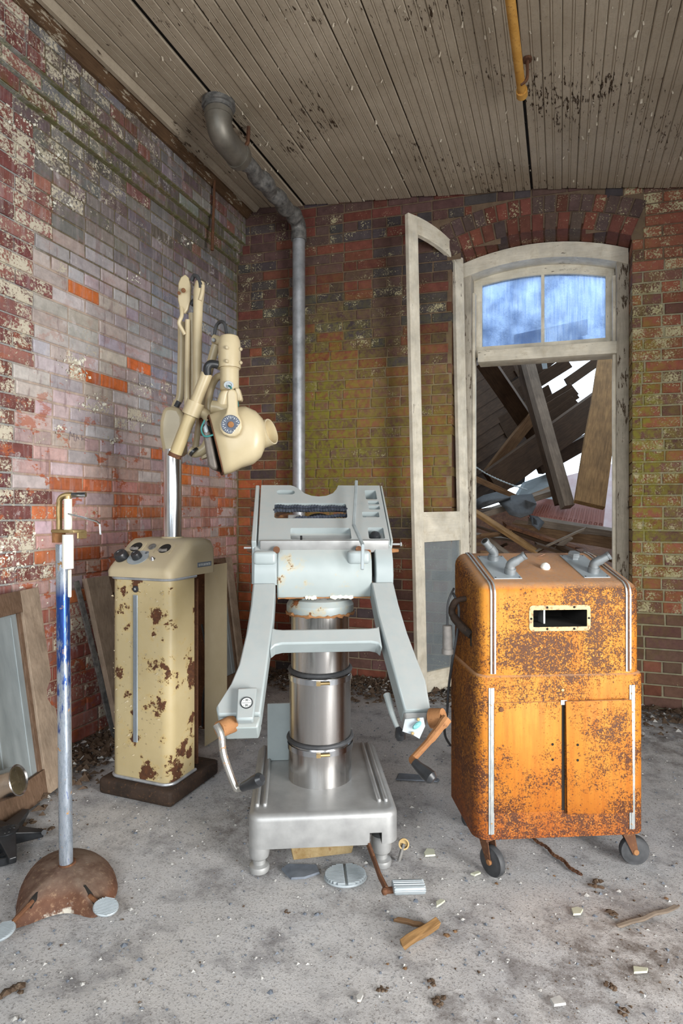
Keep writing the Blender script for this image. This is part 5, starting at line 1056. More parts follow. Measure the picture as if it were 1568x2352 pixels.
# grey measuring strip and emblem on the front
st_ = B().rbox((-0.014, -0.1525, 0.56), (0.024, 0.006, 0.64), 0.002, 1).build('front_strip', M['plate'], xu)
b = B()
for x in (-0.022, -0.017, -0.011, -0.006): b.box((x, -0.1562, 0.56), (0.0016, 0.0012, 0.635))
b.build('strip_groove', M['slate'], st_)
B().lathe([(0.0145, 0), (0.0145, 0.004), (0.012, 0.005)], along((-0.014, -0.15, 0.905), (-0.014, -0.3, 0.905)), 22).build('emblem', M['ink'], xu)
text('SS', 0.014, T((-0.014, -0.1556, 0.905), rx=rad(90)), M['dial_face'], 'emblem_mark', xu, sx=0.8)
# curled paint flakes
b = B(); rr = random.Random(9)
for i in range(230):
    kx = rr.random(); x = rr.uniform(-0.14, 0.13); z = rr.choice([rr.uniform(0.1, 0.93), rr.gauss(0.88, 0.04), rr.gauss(0.55, 0.12), rr.gauss(0.35, 0.1)]); z = min(0.93, max(0.1, z))
    p = Vector((x, -0.1505, z)); a = rr.uniform(0, 6.3); s = rr.uniform(0.003, 0.010); d = Vector((math.cos(a), 0, math.sin(a))) * s; e = Vector((-d.z, 0, d.x)) * rr.uniform(.4, .9); l = Vector((0, -s * rr.uniform(.4, 1.0), 0))
    b.add([p, p + e, p + d * 0.6 + e * 0.8 + l * .5, p + d * .6 + l * .45, p + d + l + e * .4], [(0, 1, 2, 3), (3, 2, 4)])
o = b.build('peeling_flake', M['cream_dirty'], cs, smooth=None, recalc=False); o['kind'] = 'stuff'
# control head
prof = [(-0.168, 0.957), (-0.170, 0.985), (-0.155, 1.005), (-0.03, 1.105), (-0.005, 1.118), (0.10, 1.122), (0.16, 1.11), (0.185, 1.07), (0.188, 0.957)]
bm_ = bmesh.new(); f0 = [bm_.verts.new((-0.168, p[0], p[1])) for p in prof]; f1 = [bm_.verts.new((0.178, p[0], p[1])) for p in prof]; n = len(prof)
fa = bm_.faces.new(f0); fb = bm_.faces.new(list(reversed(f1)))
for i in range(n): bm_.faces.new((f0[i], f1[i], f1[(i + 1) % n], f0[(i + 1) % n]))
bmesh.ops.recalc_face_normals(bm_, faces=bm_.faces)
bmesh.ops.bevel(bm_, geom=[e for f in (fa, fb) for e in f.edges if not all(abs(v.co.z - 0.957) < .001 for v in e.verts)], offset=0.036, segments=6, affect='EDGES', profile=0.5)
hd = B().bm(bm_).build('control_head', M['cream_dirty'], xu, smooth=50)
PS = math.atan2(0.10, 0.125); CP = T((0, -0.155, 1.005), rx=PS)        # x right, y up the panel
def meter(x, y):
    b = B(); b.prism(rrect(x - 0.042, y - 0.030, x + 0.042, y + 0.034, 0.006), 0.0025, CP, z0=0.0005); m_ = b.build('meter_bezel', M['cream_dirty'], hd)
    B().lathe([(0, 0.003), (0.029, 0.003), (0.029, 0.0042)], CP @ T((x, y + 0.002, 0)), 24).build('meter_well', M['dark_gap'], m_)
    b = B(); rr = random.Random(int(x * 999)); b.tube([CP @ Vector((x - 0.02, y - 0.012, 0.005)), CP @ Vector((x, y - 0.016, 0.008)), CP @ Vector((x + 0.02, y - 0.010, 0.005))], 0.007, 8)
    for k in range(6): b.rbox((x - 0.016 + k * 0.006, y - 0.012 + rr.uniform(-.004, .004), 0.007), (0.005, 0.012, 0.005), 0.001, 1, M=CP)
    b.build('meter_movement', M['grey_plastic'], m_)
meter(-0.085, 0.118); meter(0.075, 0.112)
B().lathe([(0.018, 0), (0.018, 0.005), (0.013, 0.007), (0, 0.0075)], CP @ T((0.0, 0.125, 0)), 18).build('pilot_lens', M['galv_rough'], hd)
B().lathe([(0.010, 0), (0.009, 0.003)], CP @ T((-0.005, 0.085, 0)), 14).build('push_button', M['slate'], hd)
kn = lambda x, y, r, h: B().lathe([(r, 0), (r * 1.02, 0.004), (r * 0.95, h * .8), (r * .85, h), (r * .55, h), (r * .5, h * .9), (0, h * .9)], CP @ T((x, y, 0.002)), 28).build('knob', M['black'], hd)
B().lathe([(0, 0.001), (0.052, 0.001), (0.052, 0.003)], CP @ T((-0.032, 0.052, 0)), 32, sx=1.0, sy=0.85).build('scale_disc', M['plate'], hd)
kn(-0.115, 0.048, 0.030, 0.03); kn(-0.034, 0.052, 0.022, 0.028)
b = B(); b.lathe([(0.012, 0), (0.008, 0.004), (0.005, 0.012), (0, 0.013)], CP @ T((0.05, 0.048, 0)), 12); b.build('toggle_switch', M['chrome'], hd)
npx = B().rbox((0.1785, 0.085, 1.0), (0.003, 0.11, 0.022), 0.001, 1).build('name_plate', M['slate'], hd)
b = B(); rr = random.Random(3); y = 0.038
for i in range(14):                                        # worn raised lettering, no longer readable
    h_ = 0.010; b.box((0.1806, y, 1.0), (0.001, 0.0012, h_))
    if i % 3 != 1: b.box((0.1806, y + 0.002, 1.0 + rr.choice([-.0045, 0, .0045])), (0.001, 0.004, 0.0012))
    y += 0.0068
b.build('worn_lettering', M['dial_face'], npx)
# chrome pole and casting
px_, py_ = 0.019, 0.062
B().tube([(px_, py_, 1.09), (px_, py_, 1.30), (px_, py_, 1.53)], 0.0405, 28).build('pole', M['chrome'], xu)
B().tube([(px_, py_, 1.118), (px_, py_, 1.126)], 0.05, 28).build('pole_collar', M['cream_dirty'], xu)
def XP(x, y, z): return xl(P(x, y, z))
b = B(); b.v = []
def castblock(pts, z, half, name, mat, bev=0.012):
    c = [XP(x, y, z) for x, y in pts]; nrm = xl(P(784, 1176, 1)) - xl(P(784, 1176, 2)); nrm.normalize(); k = len(c)
    b = B(); b.v = [p + nrm * half for p in c] + [p - nrm * half for p in c]; b.f = [list(range(k)), list(range(2 * k - 1, k - 1, -1))] + [[i, (i + 1) % k, k + (i + 1) % k, k + i] for i in range(k)]; b.m = [0] * (k + 2)
    o = b.build(name, mat, xu); m = o.modifiers.new('bevel', 'BEVEL'); m.width = bev; m.segments = 4; m.limit_method = 'ANGLE'; m.angle_limit = rad(50); return o
castblock([(379, 946), (386, 938), (400, 936), (418, 940), (428, 960), (426, 1040), (416, 1050), (380, 1046), (372, 1000), (373, 970)], 2.80, 0.05, 'pole_bracket', M['cream_clean'], 0.02)
tb = lambda pts, r, name='arm_link', mat='cream_clean', n=16: B().tube(smooth_path([XP(*p) for p in pts], 5) if len(pts) > 2 else [XP(*p) for p in pts], r, n).build(name, M[mat], xu)
tb([(392, 975, 2.84), (404, 930, 2.84), (414, 905, 2.84), (417, 800, 2.83), (417, 740, 2.82)], 0.0185)
tb([(430, 985, 2.76), (429, 930, 2.76), (430, 840, 2.76), (431, 735, 2.76)], 0.0125)
tb([(443, 925, 2.79), (442, 840, 2.79), (441, 720, 2.78)], 0.0165)
B().tube([XP(452, 935, 2.74), XP(453, 840, 2.74), XP(454, 740, 2.74), XP(455, 700, 2.74), XP(457, 668, 2.74), XP(459, 648, 2.74)], [0.021, 0.0205, 0.0205, 0.022, 0.026, 0.021], 18).build('arm_tube', M['cream_clean'], xu)
tb([(459, 690, 2.72), (464, 672, 2.72), (466, 655, 2.72)], 0.009)
castblock([(409, 690), (410, 652), (416, 638), (426, 631), (435, 640), (439, 660), (438, 690), (432, 712), (424, 722), (414, 712)], 2.77, 0.010, 'knuckle_plate', M['cream_clean'], 0.006)
b = B(); screw(b, XP(421, 667, 2.745), xl(P(421, 667, 2.6)) - XP(421, 667, 2.745), 0.011, 0.006); screw(b, XP(411, 673, 2.75), xl(P(411, 673, 2.6)) - XP(411, 673, 2.75), 0.008, 0.005); b.build('pivot_pin', M['rust'], xu)
tb([(416, 706, 2.74), (417, 725, 2.73), (411, 742, 2.73), (418, 757, 2.74), (424, 768, 2.75)], 0.009, 'arm_hook')
tb([(440, 645, 2.76), (445, 634, 2.75), (453, 636, 2.735), (459, 650, 2.725), (461, 662, 2.72)], 0.0095, 'cable_sheath', 'rubber', 10)
tb([(438, 700, 2.78), (447, 690, 2.78)], 0.012, 'cable_sheath', 'rubber', 10)
tb([(404, 935, 2.78), (411, 922, 2.78)], 0.012, 'cable_sheath', 'rubber', 10)
# counter-balance tube, clamp and black handle
ta, te = XP(401, 1047, 2.62), XP(475, 858, 2.58)
B().tube([ta, ta.lerp(te, .25), ta.lerp(te, .56)], [0.0275, 0.0275, 0.0275], 20).build('balance_tube', M['cream'], xu)
B().tube([ta.lerp(te, .54), te], 0.0255, 20).build('balance_tube', M['cream_clean'], xu)
B().tube([ta - (te - ta).normalized() * 0.006, ta + (te - ta).normalized() * 0.012], 0.029, 20).build('tube_end', M['rust'], xu)
B().tube([ta.lerp(te, .50), ta.lerp(te, .66)], 0.0395, 24).build('tube_clamp', M['cream_clean'], xu)
tb([(455, 945, 2.62), (470, 950, 2.63), (480, 962, 2.64)], 0.024, 'clamp_lug')
kb = tb([(476, 860, 2.57), (476, 845, 2.56), (484, 836, 2.56), (500, 838, 2.57)], 0.0175, 'handle', 'black')
tb([(497, 838, 2.58), (512, 845, 2.60), (514, 870, 2.61)], 0.017, 'handle_post')
tb([(480, 958, 2.66), (479, 925, 2.66), (485, 890, 2.65), (497, 868, 2.64), (512, 862, 2.63)], 0.016)
tb([(468, 940, 2.70), (471, 905, 2.70), (478, 860, 2.69), (489, 815, 2.68), (500, 780, 2.67)], 0.019)
tb([(490, 778, 2.655), (502, 782, 2.65), (515, 784, 2.64)], 0.020, 'link_joint')
b = B(); screw(b, XP(490, 781, 2.63), xl(P(490, 781, 2.4)) - XP(490, 781, 2.63), 0.010, 0.008); b.build('pivot_pin', M['alu'], xu)
tb([(487, 935, 2.60), (505, 938, 2.60), (520, 946, 2.60)], 0.030, 'clamp_lug')
B().tube([XP(507, 940, 2.60), XP(514, 910, 2.60), XP(522, 893, 2.60)], [0.026, 0.022, 0.020], 18).build('yoke_stem', M['cream_clean'], xu)
tb([(437, 1035, 2.66), (450, 1040, 2.66), (470, 1030, 2.66), (482, 1005, 2.66)], 0.022, 'lower_link', 'cream_clean')
tb([(448, 1030, 2.70), (455, 985, 2.70), (458, 960, 2.70)], 0.014, 'lower_link', 'cream_dirty')
tb([(470, 1040, 2.68), (474, 1052, 2.68)], 0.022, 'lower_link', 'cream_dirty')
tb([(447, 1040, 2.64), (443, 1036, 2.64)], 0.024, 'link_cap', 'black')
tb([(462, 960, 2.66), (466, 1000, 2.66)], 0.010, 'spring_rod', 'rust')
# motor housing
ha, hb = XP(527, 897, 2.58), XP(527, 768, 2.58); hv = (hb - ha); Lh = hv.length; hm = along(ha, hb)
mh = B().lathe([(0.037, 0.0), (0.040, 0.004), (0.040, 0.089), (0.0425, 0.091), (0.0425, 0.094), (0.040, 0.096), (0.0475, 0.096), (0.048, 0.10), (0.048, Lh - 0.055), (0.046, Lh - 0.03), (0.038, Lh - 0.010), (0.02, Lh - 0.002), (0, Lh)], hm, 32).build('motor_housing', M['cream_clean'], xu)
b = B()
for x, y in ((521, 798), (521, 829)): screw(b, XP(x, y, 2.528), xl(P(x, y, 2.3)) - XP(x, y, 2.528), 0.008, 0.008)
for x, y in ((552, 802), (552, 833)): screw(b, XP(x, y, 2.565), xl(P(x + 60, y, 2.5)) - XP(x, y, 2.565), 0.008, 0.008)
b.build('housing_screw', M['cream_dirty'], mh)
tb([(491, 776, 2.66), (496, 750, 2.65), (506, 739, 2.63), (516, 745, 2.60), (521, 772, 2.57)], 0.0075, 'flex_cable', 'rubber', 10)
B().lathe([(0.020, -0.004), (0.020, 0.004), (0.013, 0.004), (0.013, -0.002), (0, -0.002)], along(XP(525, 884, 2.535), XP(527, 893, 2.40)), 20, sx=1, sy=.8).build('cable_port', M['plate'], mh)
teal = NT('green_wire').done((0.04, 0.20, 0.19), 0.5)
for pts in ([(525, 886, 2.525), (530, 890, 2.51), (531, 898, 2.505)], [(545, 920, 2.56), (547, 935, 2.56), (549, 945, 2.55)], [(470, 965, 2.52), (462, 985, 2.51), (470, 1002, 2.50), (492, 998, 2.50)]):
    B().tube(smooth_path([XP(*p) for p in pts], 5), 0.004, 8).build('wire', teal, xu)
castblock([(541, 893), (551, 893), (557, 915), (556, 922), (544, 922)], 2.56, 0.02, 'port_cover', M['cream_clean'], 0.005)
# tube head
NV = (xl(P(784, 1176, 2)) - xl(P(784, 1176, 1))).normalized(); HR = rad(15)
NV = NV * math.cos(HR) - NV.cross(Vector((0, 0, 1))) * math.sin(HR)       # the head is turned a little on its yoke
sl_ = [(478, 957, 511, 1090, .088, 5), (482, 955, 515, 1091, .100, 5), (500, 947, 532, 1086, .108, 4), (528, 938, 556, 1074, .112, 3.2), (560, 935, 582, 1066, .110, 2.9), (584, 945, 598, 1052, .098, 2.6), (600, 960, 606, 1034, .076, 2.1), (608, 980, 608, 1012, .04, 2.0), (610, 995, 610, 997, .004, 2.0)]
b = B(); n = 36
for xt, yt, xb, yb, d, sq in sl_:
    t_, u_ = XP(xt, yt, 2.58), XP(xb, yb, 2.58); c = (t_ + u_) / 2; h = (t_ - u_) / 2
    for k in range(n):
        a = 2 * math.pi * k / n; ca_, sa_ = math.cos(a), math.sin(a); f = (abs(ca_) ** sq + abs(sa_) ** sq) ** (-1 / sq)
        b.v.append(c + h * (sa_ * f) + NV * (ca_ * f * d))
for i in range(len(sl_) - 1):
    for k in range(n): b.f.append([i * n + k, i * n + (k + 1) % n, (i + 1) * n + (k + 1) % n, (i + 1) * n + k]); b.m.append(0)
th_ = b.build('tube_head', M['cream_clean'], xu, smooth=60)
def headface(k, off, name, mat, dz=1.0):
    xt, yt, xb, yb, d, sq = sl_[0]; t_, u_ = XP(xt + off, yt, 2.58), XP(xb + off, yb, 2.58); c = (t_ + u_) / 2; h = (t_ - u_) / 2 * k; b = B()
    for kk in range(n):
        a = 2 * math.pi * kk / n; ca_, sa_ = math.cos(a), math.sin(a); f = (abs(ca_) ** sq + abs(sa_) ** sq) ** (-1 / sq); b.v.append(c + h * (sa_ * f) + NV * (ca_ * f * d * k * dz))
    b.f = [list(range(n))]; b.m = [0]; return b.build(name, mat, th_, smooth=None)
headface(0.93, 9, 'open_back', M['dark_gap'])
rim = B(); xt, yt, xb, yb, d, sq = sl_[0]; t_, u_ = XP(xt, yt, 2.58), XP(xb, yb, 2.58); c = (t_ + u_) / 2; h = (t_ - u_) / 2; ring = []
for kk in range(n + 1):
    a = 2 * math.pi * kk / n; ca_, sa_ = math.cos(a), math.sin(a); f = (abs(ca_) ** sq + abs(sa_) ** sq) ** (-1 / sq); ring.append(c + h * (sa_ * f) * .985 + NV * (ca_ * f * d * .985))
rim.tube(ring, 0.005, 6, False).build('back_rim', M['rust'], th_)
b = B()
for kk in range(0, n): 
    if ring[kk].z < c.z + 0.06: b.lathe([(0.0, -.004), (.0045, 0), (0, .004)], T(ring[kk].lerp(c, 0.06)), 6)
b.build('rim_rivet', M['rust'], th_)
tin = metal('dull_inner_casing', (0.10, 0.085, 0.07), (0.20, 0.17, 0.145), 0.45, 12, None, 0.3, bumpk=0.1)
b = B(); ic = [XP(474, 985, 2.52), XP(480, 1030, 2.52), XP(488, 1072, 2.52), XP(500, 1082, 2.52), XP(504, 1060, 2.52), XP(492, 1000, 2.52)]
castblock([(473, 1000), (478, 985), (492, 1000), (507, 1078), (496, 1084), (485, 1072)], 2.58, 0.07, 'inner_casing', tin, 0.012)
castblock([(471, 985), (478, 975), (490, 1012), (486, 1024), (476, 1016)], 2.56, 0.05, 'inner_block', M['plate'], 0.01)
nc, ne = XP(596, 1000, 2.58), XP(623, 991, 2.56)
B().lathe([(0.060, 0.0), (0.058, 0.03), (0.0565, (ne - nc).length), (0.051, (ne - nc).length), (0.049, 0.02)], along(nc, ne), 32).build('nose_cone', M['cream_clean'], th_)
# side bracket with angle dial
bp = castblock([(521, 905), (524, 897), (532, 893), (541, 897), (545, 905), (546, 935), (548, 952), (556, 968), (557, 982), (551, 996), (541, 1003), (528, 1004), (514, 999), (505, 987), (503, 973), (509, 961), (519, 950), (522, 935)], 2.455, 0.012, 'yoke_bracket', M['cream_clean'], 0.008)
dc = XP(530, 975, 2.441); dn = XP(530, 975, 2.3)
B().lathe([(0, 0), (0.0385, 0), (0.0385, 0.003), (0.037, 0.004), (0, 0.004)], along(dc, dn), 32).build('angle_dial', metal('blue_black_dial', (0.03, 0.04, 0.07), (0.10, 0.12, 0.16), .5, 40, None, 0, bumpk=0), bp)
b = B(); dm_ = along(dc, dn)
for k in range(24):
    a = 2 * math.pi * k / 24; r0, r1 = (0.024, 0.033) if k % 2 == 0 else (0.029, 0.034); b.box(((r0 + r1) / 2, 0, 0.0045), (r1 - r0, 0.0022, 0.001), dm_ @ Matrix.Rotation(a, 4, 'Z'))
b.build('dial_tick', M['dial_face'], bp)
B().lathe([(0.0125, 0.003), (0.0125, 0.009), (0.009, 0.011), (0, 0.011)], dm_, 20).build('dial_screw', M['rust_copper'], bp)
# ------------------------------------------------------------------ detached rear cover of the column, standing behind it
cp0 = PZ(470, 1693); cv = thing('cover_channel', 'cream steel cover channel standing upright behind the x-ray column', 'cover', cp0, rad(-2))
cvp = [(-0.16, 0.0), (-0.155, 0.0), (-0.155, 0.095), (0.075, 0.095), (0.075, -0.11), (0.08, -0.11), (0.08, 0.10), (-0.16, 0.10)]
B().prism(cvp, 0.955, z0=0.0).build('cover', M['cream_dirty'], cv, smooth=None, bevel=0.002)
B().box((-0.04, 0.092, 0.48), (0.225, 0.004, 0.95)).build('dark_lining', M['rust'], cv)  # dark rust sheet carries the shade inside the channel in its colour
b = B(); b.tube(smooth_path([(-0.02, 0.0, 0.62), (0.02, -0.02, 0.5), (0.03, -0.02, 0.35), (-0.01, 0.0, 0.22), (-0.03, 0.02, 0.05)], 6), 0.006, 8); b.build('loose_cable', M['rubber'], cv)
# ------------------------------------------------------------------ instrument stand
sb = PZ(150, 2042); zc = pix(sb)[2]
sd = thing('instrument_stand', 'blue and chrome adjustable pole stand on a rusted cast foot', 'stand', (sb.x, sb.y, 0))
def SP(x, y, z=None): return INV[sd.name] @ P(x, y, z or zc)
pt, pb = SP(143, 1250, zc + .02), SP(152, 1990, zc)
pb = Vector((pb.x, pb.y, 0.05))
b = B(); b.tube([pb, pb.lerp(pt, .3), pb.lerp(pt, .62)], 0.0215, 20); b.build('lower_tube', M['blue_tube'], sd)
b = B(); b.tube([pb.lerp(pt, .62), pt], 0.0213, 20); b.build('upper_tube', M['blue_tube'], sd)
b = B(); b.tube([SP(135, 1246), SP(135, 1216)], 0.0205, 18); b.build('top_sleeve', M['rust_copper'], sd)
b = B(); b.tube(smooth_path([SP(136, 1222), SP(136, 1165), SP(138, 1146), SP(150, 1138), SP(165, 1137)], 6), 0.0095, 12); b.build('bent_tube', M['brass'], sd)
B().tube([SP(163, 1137), SP(197, 1136)], 0.0085, 12).build('bent_tube_end', M['chrome'], sd)
zf = zc - 0.03
B().tube([SP(156, 1146, zf), SP(156, 1222, zf)], 0.0125, 16).build('upper_rod', M['cloth_tape'], sd)
B().tube([SP(156, 1146, zf), SP(156, 1139, zf)], 0.0105, 16).build('rod_ferrule', M['brass'], sd)
B().tube([SP(156, 1228, zf - .005), SP(156, 1306, zf - .005)], 0.0172, 18).build('sleeve', M['white_plastic'], sd)
B().rbox(SP(160, 1340, zf), (0.011, 0.008, 0.09), 0.002, 1).build('paper_strip', M['cloth_tape'], sd)
b = B(); b.rbox((0, 0, 0), (0.095, 0.05, 0.010), 0.003, 2, M=Matrix.Translation(SP(156, 1220, zf))); b.rbox((0, 0, 0), (0.006, 0.04, 0.026), 0.002, 1, M=Matrix.Translation(SP(188, 1228, zf))); b.build('collar_bracket', M['brass'], sd)
B().tube([SP(157, 1180, zf - .01), SP(195, 1190, zf - .03), SP(222, 1198, zf - .05), SP(229, 1204, zf - .055), SP(231, 1228, zf - .055)], 0.0032, 8).build('hook_wire', M['chrome'], sd)
# cast foot: low dome whose rim follows lobes
outl = [(36, 2085), (48, 2040), (75, 2000), (120, 1972), (170, 1963), (220, 1972), (255, 1995), (270, 2030), (266, 2058), (250, 2078), (225, 2104), (205, 2108), (175, 2100), (145, 2098), (105, 2108), (65, 2124), (26, 2133), (36, 2112)]
rim_ = [INV[sd.name] @ PZ(*p) for p in outl]; rim_ = smooth_path(rim_ + [rim_[0]], 3)[:-1]; n = len(rim_)
cz = Vector((0, 0, 0)); b = B(); prof = [(1.0, 0.0), (0.985, 0.012), (0.93, 0.028), (0.82, 0.047), (0.66, 0.063), (0.45, 0.075), (0.22, 0.081)]
for k, hgt in prof:
    for p in rim_:
        lobe = 0.75 + 0.25 * min(1.0, 0.16 / max(p.length, 0.05)); b.v.append(cz + p * k + Vector((0, 0, hgt * (lobe if k > 0.4 else 1))))
for i in range(len(prof) - 1):
    for k in range(n): b.f.append([i * n + k, i * n + (k + 1) % n, (i + 1) * n + (k + 1) % n, (i + 1) * n + k]); b.m.append(0)
b.v.append(Vector((0, 0, 0.083))); ci = len(b.v) - 1
for k in range(n): b.f.append([(len(prof) - 1) * n + k, (len(prof) - 1) * n + (k + 1) % n, ci]); b.m.append(0)
foot = b.build('cast_foot', M['rust_base'], sd, smooth=70)
B().tube([(0.002, 0.006, 0.076), (0.002, 0.006, 0.088)], 0.027, 20).build('tube_socket', M['rust'], sd)
def wedge(pts, hh, name):
    q = [INV[sd.name] @ PZ(x, y, h_) for x, y, h_ in pts]; b = B(); b.tube(q, [0.004, 0.010, 0.012], 6); return b.build(name, M['dark_gap'], sd)
wedge([(194, 2034, 0.062), (205, 2055, 0.044), (218, 2080, 0.022)], 0, 'pedal_slot'); wedge([(88, 2048, 0.060), (78, 2065, 0.052), (66, 2085, 0.036)], 0, 'pedal_slot')
for (x, y, h_, rx) in ((243, 2083, 0.035, 0.036), (4, 2140, 0.035, 0.036)):
    c = INV[sd.name] @ PZ(x, y, h_); Mx = T(c, rx=rad(12), ry=rad(10 if x > 100 else -10), rz=TH)
    p_ = B().lathe([(0.0, -0.006), (0.033, -0.006), (0.036, -0.002), (0.036, 0.001), (0.034, 0.003), (0.0, 0.003)], Mx, 32, sx=1.06, sy=0.92).build('foot_pedal', M['plate'], sd)
    b = B()
    for k in range(-6, 7):
        yy = k * 0.0049; hw = math.sqrt(max(0, 1 - (yy / 0.0325) ** 2)) * 0.0355
        if hw > 0.006: b.rbox((0, yy, 0.0035), (2 * hw, 0.0026, 0.0022), 0.0006, 1, M=Mx)
    b.build('tread', M['plate'], p_)
    q0 = c + Vector((0, 0, -0.006)); q1 = (INV[sd.name] @ PZ(205, 2058, 0.045)) if x > 100 else (INV[sd.name] @ PZ(75, 2070, 0.05))
    B().tube([q1, q0], 0.007, 8).build('pedal_arm', M['rust'], sd)
# ------------------------------------------------------------------ framed metal panels leaning on the left wall
def leaning(label, B0, E1, T0, width, stile, rail, notch=False, wood='frame_wood', name='framed_panel'):
    """B0 foot corner, E1 unit vector along the foot, T0 top corner above B0; frame coordinates (s along foot, t up)"""
    B0, E1, T0 = Vector(B0), Vector(E1).normalized(), Vector(T0); H = (T0 - B0).length; E2 = (T0 - B0) / H; N_ = E1.cross(E2).normalized()
    if N_.x < 0: N_ = -N_
    o = thing(name, label, 'panel', B0)
    Mx = Matrix(((E1.x, E2.x, N_.x, B0.x), (E1.y, E2.y, N_.y, B0.y), (E1.z, E2.z, N_.z, B0.z), (0, 0, 0, 1)))
    def pc(poly, nm, mat, t=0.034, z0=0.0): return B().prism(poly, t, Mx, z0=z0).build(nm, mat, o, True, smooth=None, bevel=0.002)
    if notch:
        pc([(0, 0), (stile, 0), (stile, H), (0.0, H), (0.0, H * 0.52), (0.045, H * 0.47), (0.05, H * 0.43), (0.028, H * 0.39), (0.0, H * 0.365)], 'stile', M[wood])
    else: pc([(0, 0), (stile, 0), (stile, H), (0, H)], 'stile', M[wood])
    pc([(width - stile, 0), (width, 0), (width, H), (width - stile, H)], 'stile', M[wood])
    pc([(stile, H - rail), (width - stile, H - rail), (width - stile, H), (stile, H)], 'rail', M['frame_dark'])
    pc([(stile, 0), (width - stile, 0), (width - stile, rail * 1.1), (stile, rail * 1.1)], 'rail', M['frame_dark'])
    pc([(stile, rail), (stile + 0.022, rail), (stile + 0.022, H - rail), (stile, H - rail)], 'bead', M['frame_dark'], 0.022)
    sh = pc([(stile + 0.001, rail), (width - stile, rail), (width - stile, H - rail), (stile + 0.001, H - rail)], 'metal_sheet', M['sheet'], 0.003, 0.008)
    for s in (stile + 0.05, stile + 0.21):
        pc([(s, rail + .01), (s + 0.012, rail + .01), (s + 0.012, H - rail - .01), (s, H - rail - .01)], 'fold', M['sheet'], 0.003, 0.0105)
    return o
c1 = PZ(137, 1798); c0 = PZ(22, 1886)
leaning('grey metal sheet in a broken brown wood frame at the left edge', c1, c0 - c1, PX(74, 1352, XL + 0.02), 0.62, 0.135, 0.10, True)
c1 = PZ(262, 1702); tp_ = PX(188, 1330, XL + 0.035)
leaning('brown framed metal panel leaning between the wall and the x-ray column', c1 + Vector((0.02, 0, 0)), Vector((0.03, 1, 0)), tp_, 0.62, 0.16, 0.10, False, 'frame_wood')
timb = timber('metal_angle', PZ(262, 1690) + Vector((0.03, -0.03, 0.0)), PX(184, 1334, XL + 0.05) + Vector((0.0, -0.03, 0.0)), 0.012, 0.03, M['galv_rough'], 0.3); tag(timb, 'narrow dark metal strip leaning in front of the brown framed panel', 'strip')
c1 = PZ(560, 1572); tp_ = PX(524, 1281, XL + 0.02)
leaning('light brown framed metal panel leaning in the corner right of the x-ray column', c1, Vector((-0.03, -1, 0)), tp_, 0.60, 0.085, 0.10, False, 'frame_wood')
# ------------------------------------------------------------------ odds and ends on the floor
def on_floor(x, y, Z=0.0): return PZ(x, y, Z)
r = 0.056; p = P(44, 1791, 2.3); b = B(); q = p - RT * 0.42; q.z = r + 0.012; up_ = Vector()
b.lathe([(r - 0.004, 0.006), (r, 0.0), (r + 0.003, 0.003), (r, 0.012), (r, 0.34), (0, 0.34)], along(p + up_, q + up_), 32)
b.lathe([(0, 0.03), (r - 0.004, 0.03), (r - 0.004, 0.006)], along(p + up_, q + up_), 32); tag(b.build('chrome_canister', M['steel']), 'shiny metal cylinder propped on the black chair base at the left edge', 'canister')
sp = thing('swivel_base', 'broken black five-arm chair base lying on the floor at left', 'chair base', on_floor(15, 1930))
c = on_floor(12, 1915, 0.05)
for (x, y) in ((100, 1912), (60, 1862), (-70, 1870), (-60, 1960), (30, 1975)):
    e = on_floor(x, y, 0.03); d = (e - c); b = B(); s = Vector((0, 0, 1)).cross(d).normalized()
    b.v = [c + s * .035 + Vector((0, 0, .02)), c - s * .035 + Vector((0, 0, .02)), e - s * .012 + Vector((0, 0, .008)), e + s * .012 + Vector((0, 0, .008)), c + s * .03 - Vector((0, 0, .035)), c - s * .03 - Vector((0, 0, .035)), e - s * .01 - Vector((0, 0, .014)), e + s * .01 - Vector((0, 0, .014))]
    b.f = [[0, 1, 2, 3], [7, 6, 5, 4], [0, 4, 5, 1], [1, 5, 6, 2], [2, 6, 7, 3], [3, 7, 4, 0]]; b.m = [0] * 6; b.build('arm', M['black'], sp, True, smooth=None, bevel=0.003)
B().tube([on_floor(101, 1912, .02), on_floor(101, 1912, .065)], 0.009, 12).build('caster_peg', M['black'], sp, True)
B().lathe([(0.045, 0), (0.045, 0.05), (0.02, 0.055), (0.02, 0.03)], T(c - Vector((0, 0, .035))), 20).build('hub', M['black'], sp, True)
p = on_floor(8, 1978); tag(B().lathe([(0.038, 0), (0.038, 0.026), (0.030, 0.026), (0.030, 0.008), (0.012, 0.008), (0.012, 0.024), (0, 0.024)], T(p + Vector((0, 0, .002))), 28).build('caster_cup', M['black']), 'round black plastic cup lying in front of the black chair base', 'cup')
# ribbed oval foot plate
p = on_floor(793, 2016); fp = thing('foot_plate', 'oval ribbed metal foot plate lying in dust before the table', 'foot plate', (p.x, p.y, 0), TH + rad(4))
B().lathe([(0.0, 0.001), (0.078, 0.001), (0.080, 0.004), (0.076, 0.008), (0.0, 0.0085)], T((0, 0, 0)), 40, sx=0.92, sy=0.75).build('plate', M['plate'], fp)
for k in range(-7, 8):
    yy = k * 0.0075; hw = math.sqrt(max(0, 1 - (yy / 0.058) ** 2)) * 0.069
    for s in (-1, 1): B().rbox((s * (hw / 2 + 0.0025), yy, 0.0125), (hw - 0.004, 0.0042, 0.009), 0.001, 1).build('rib', M['plate'], fp)
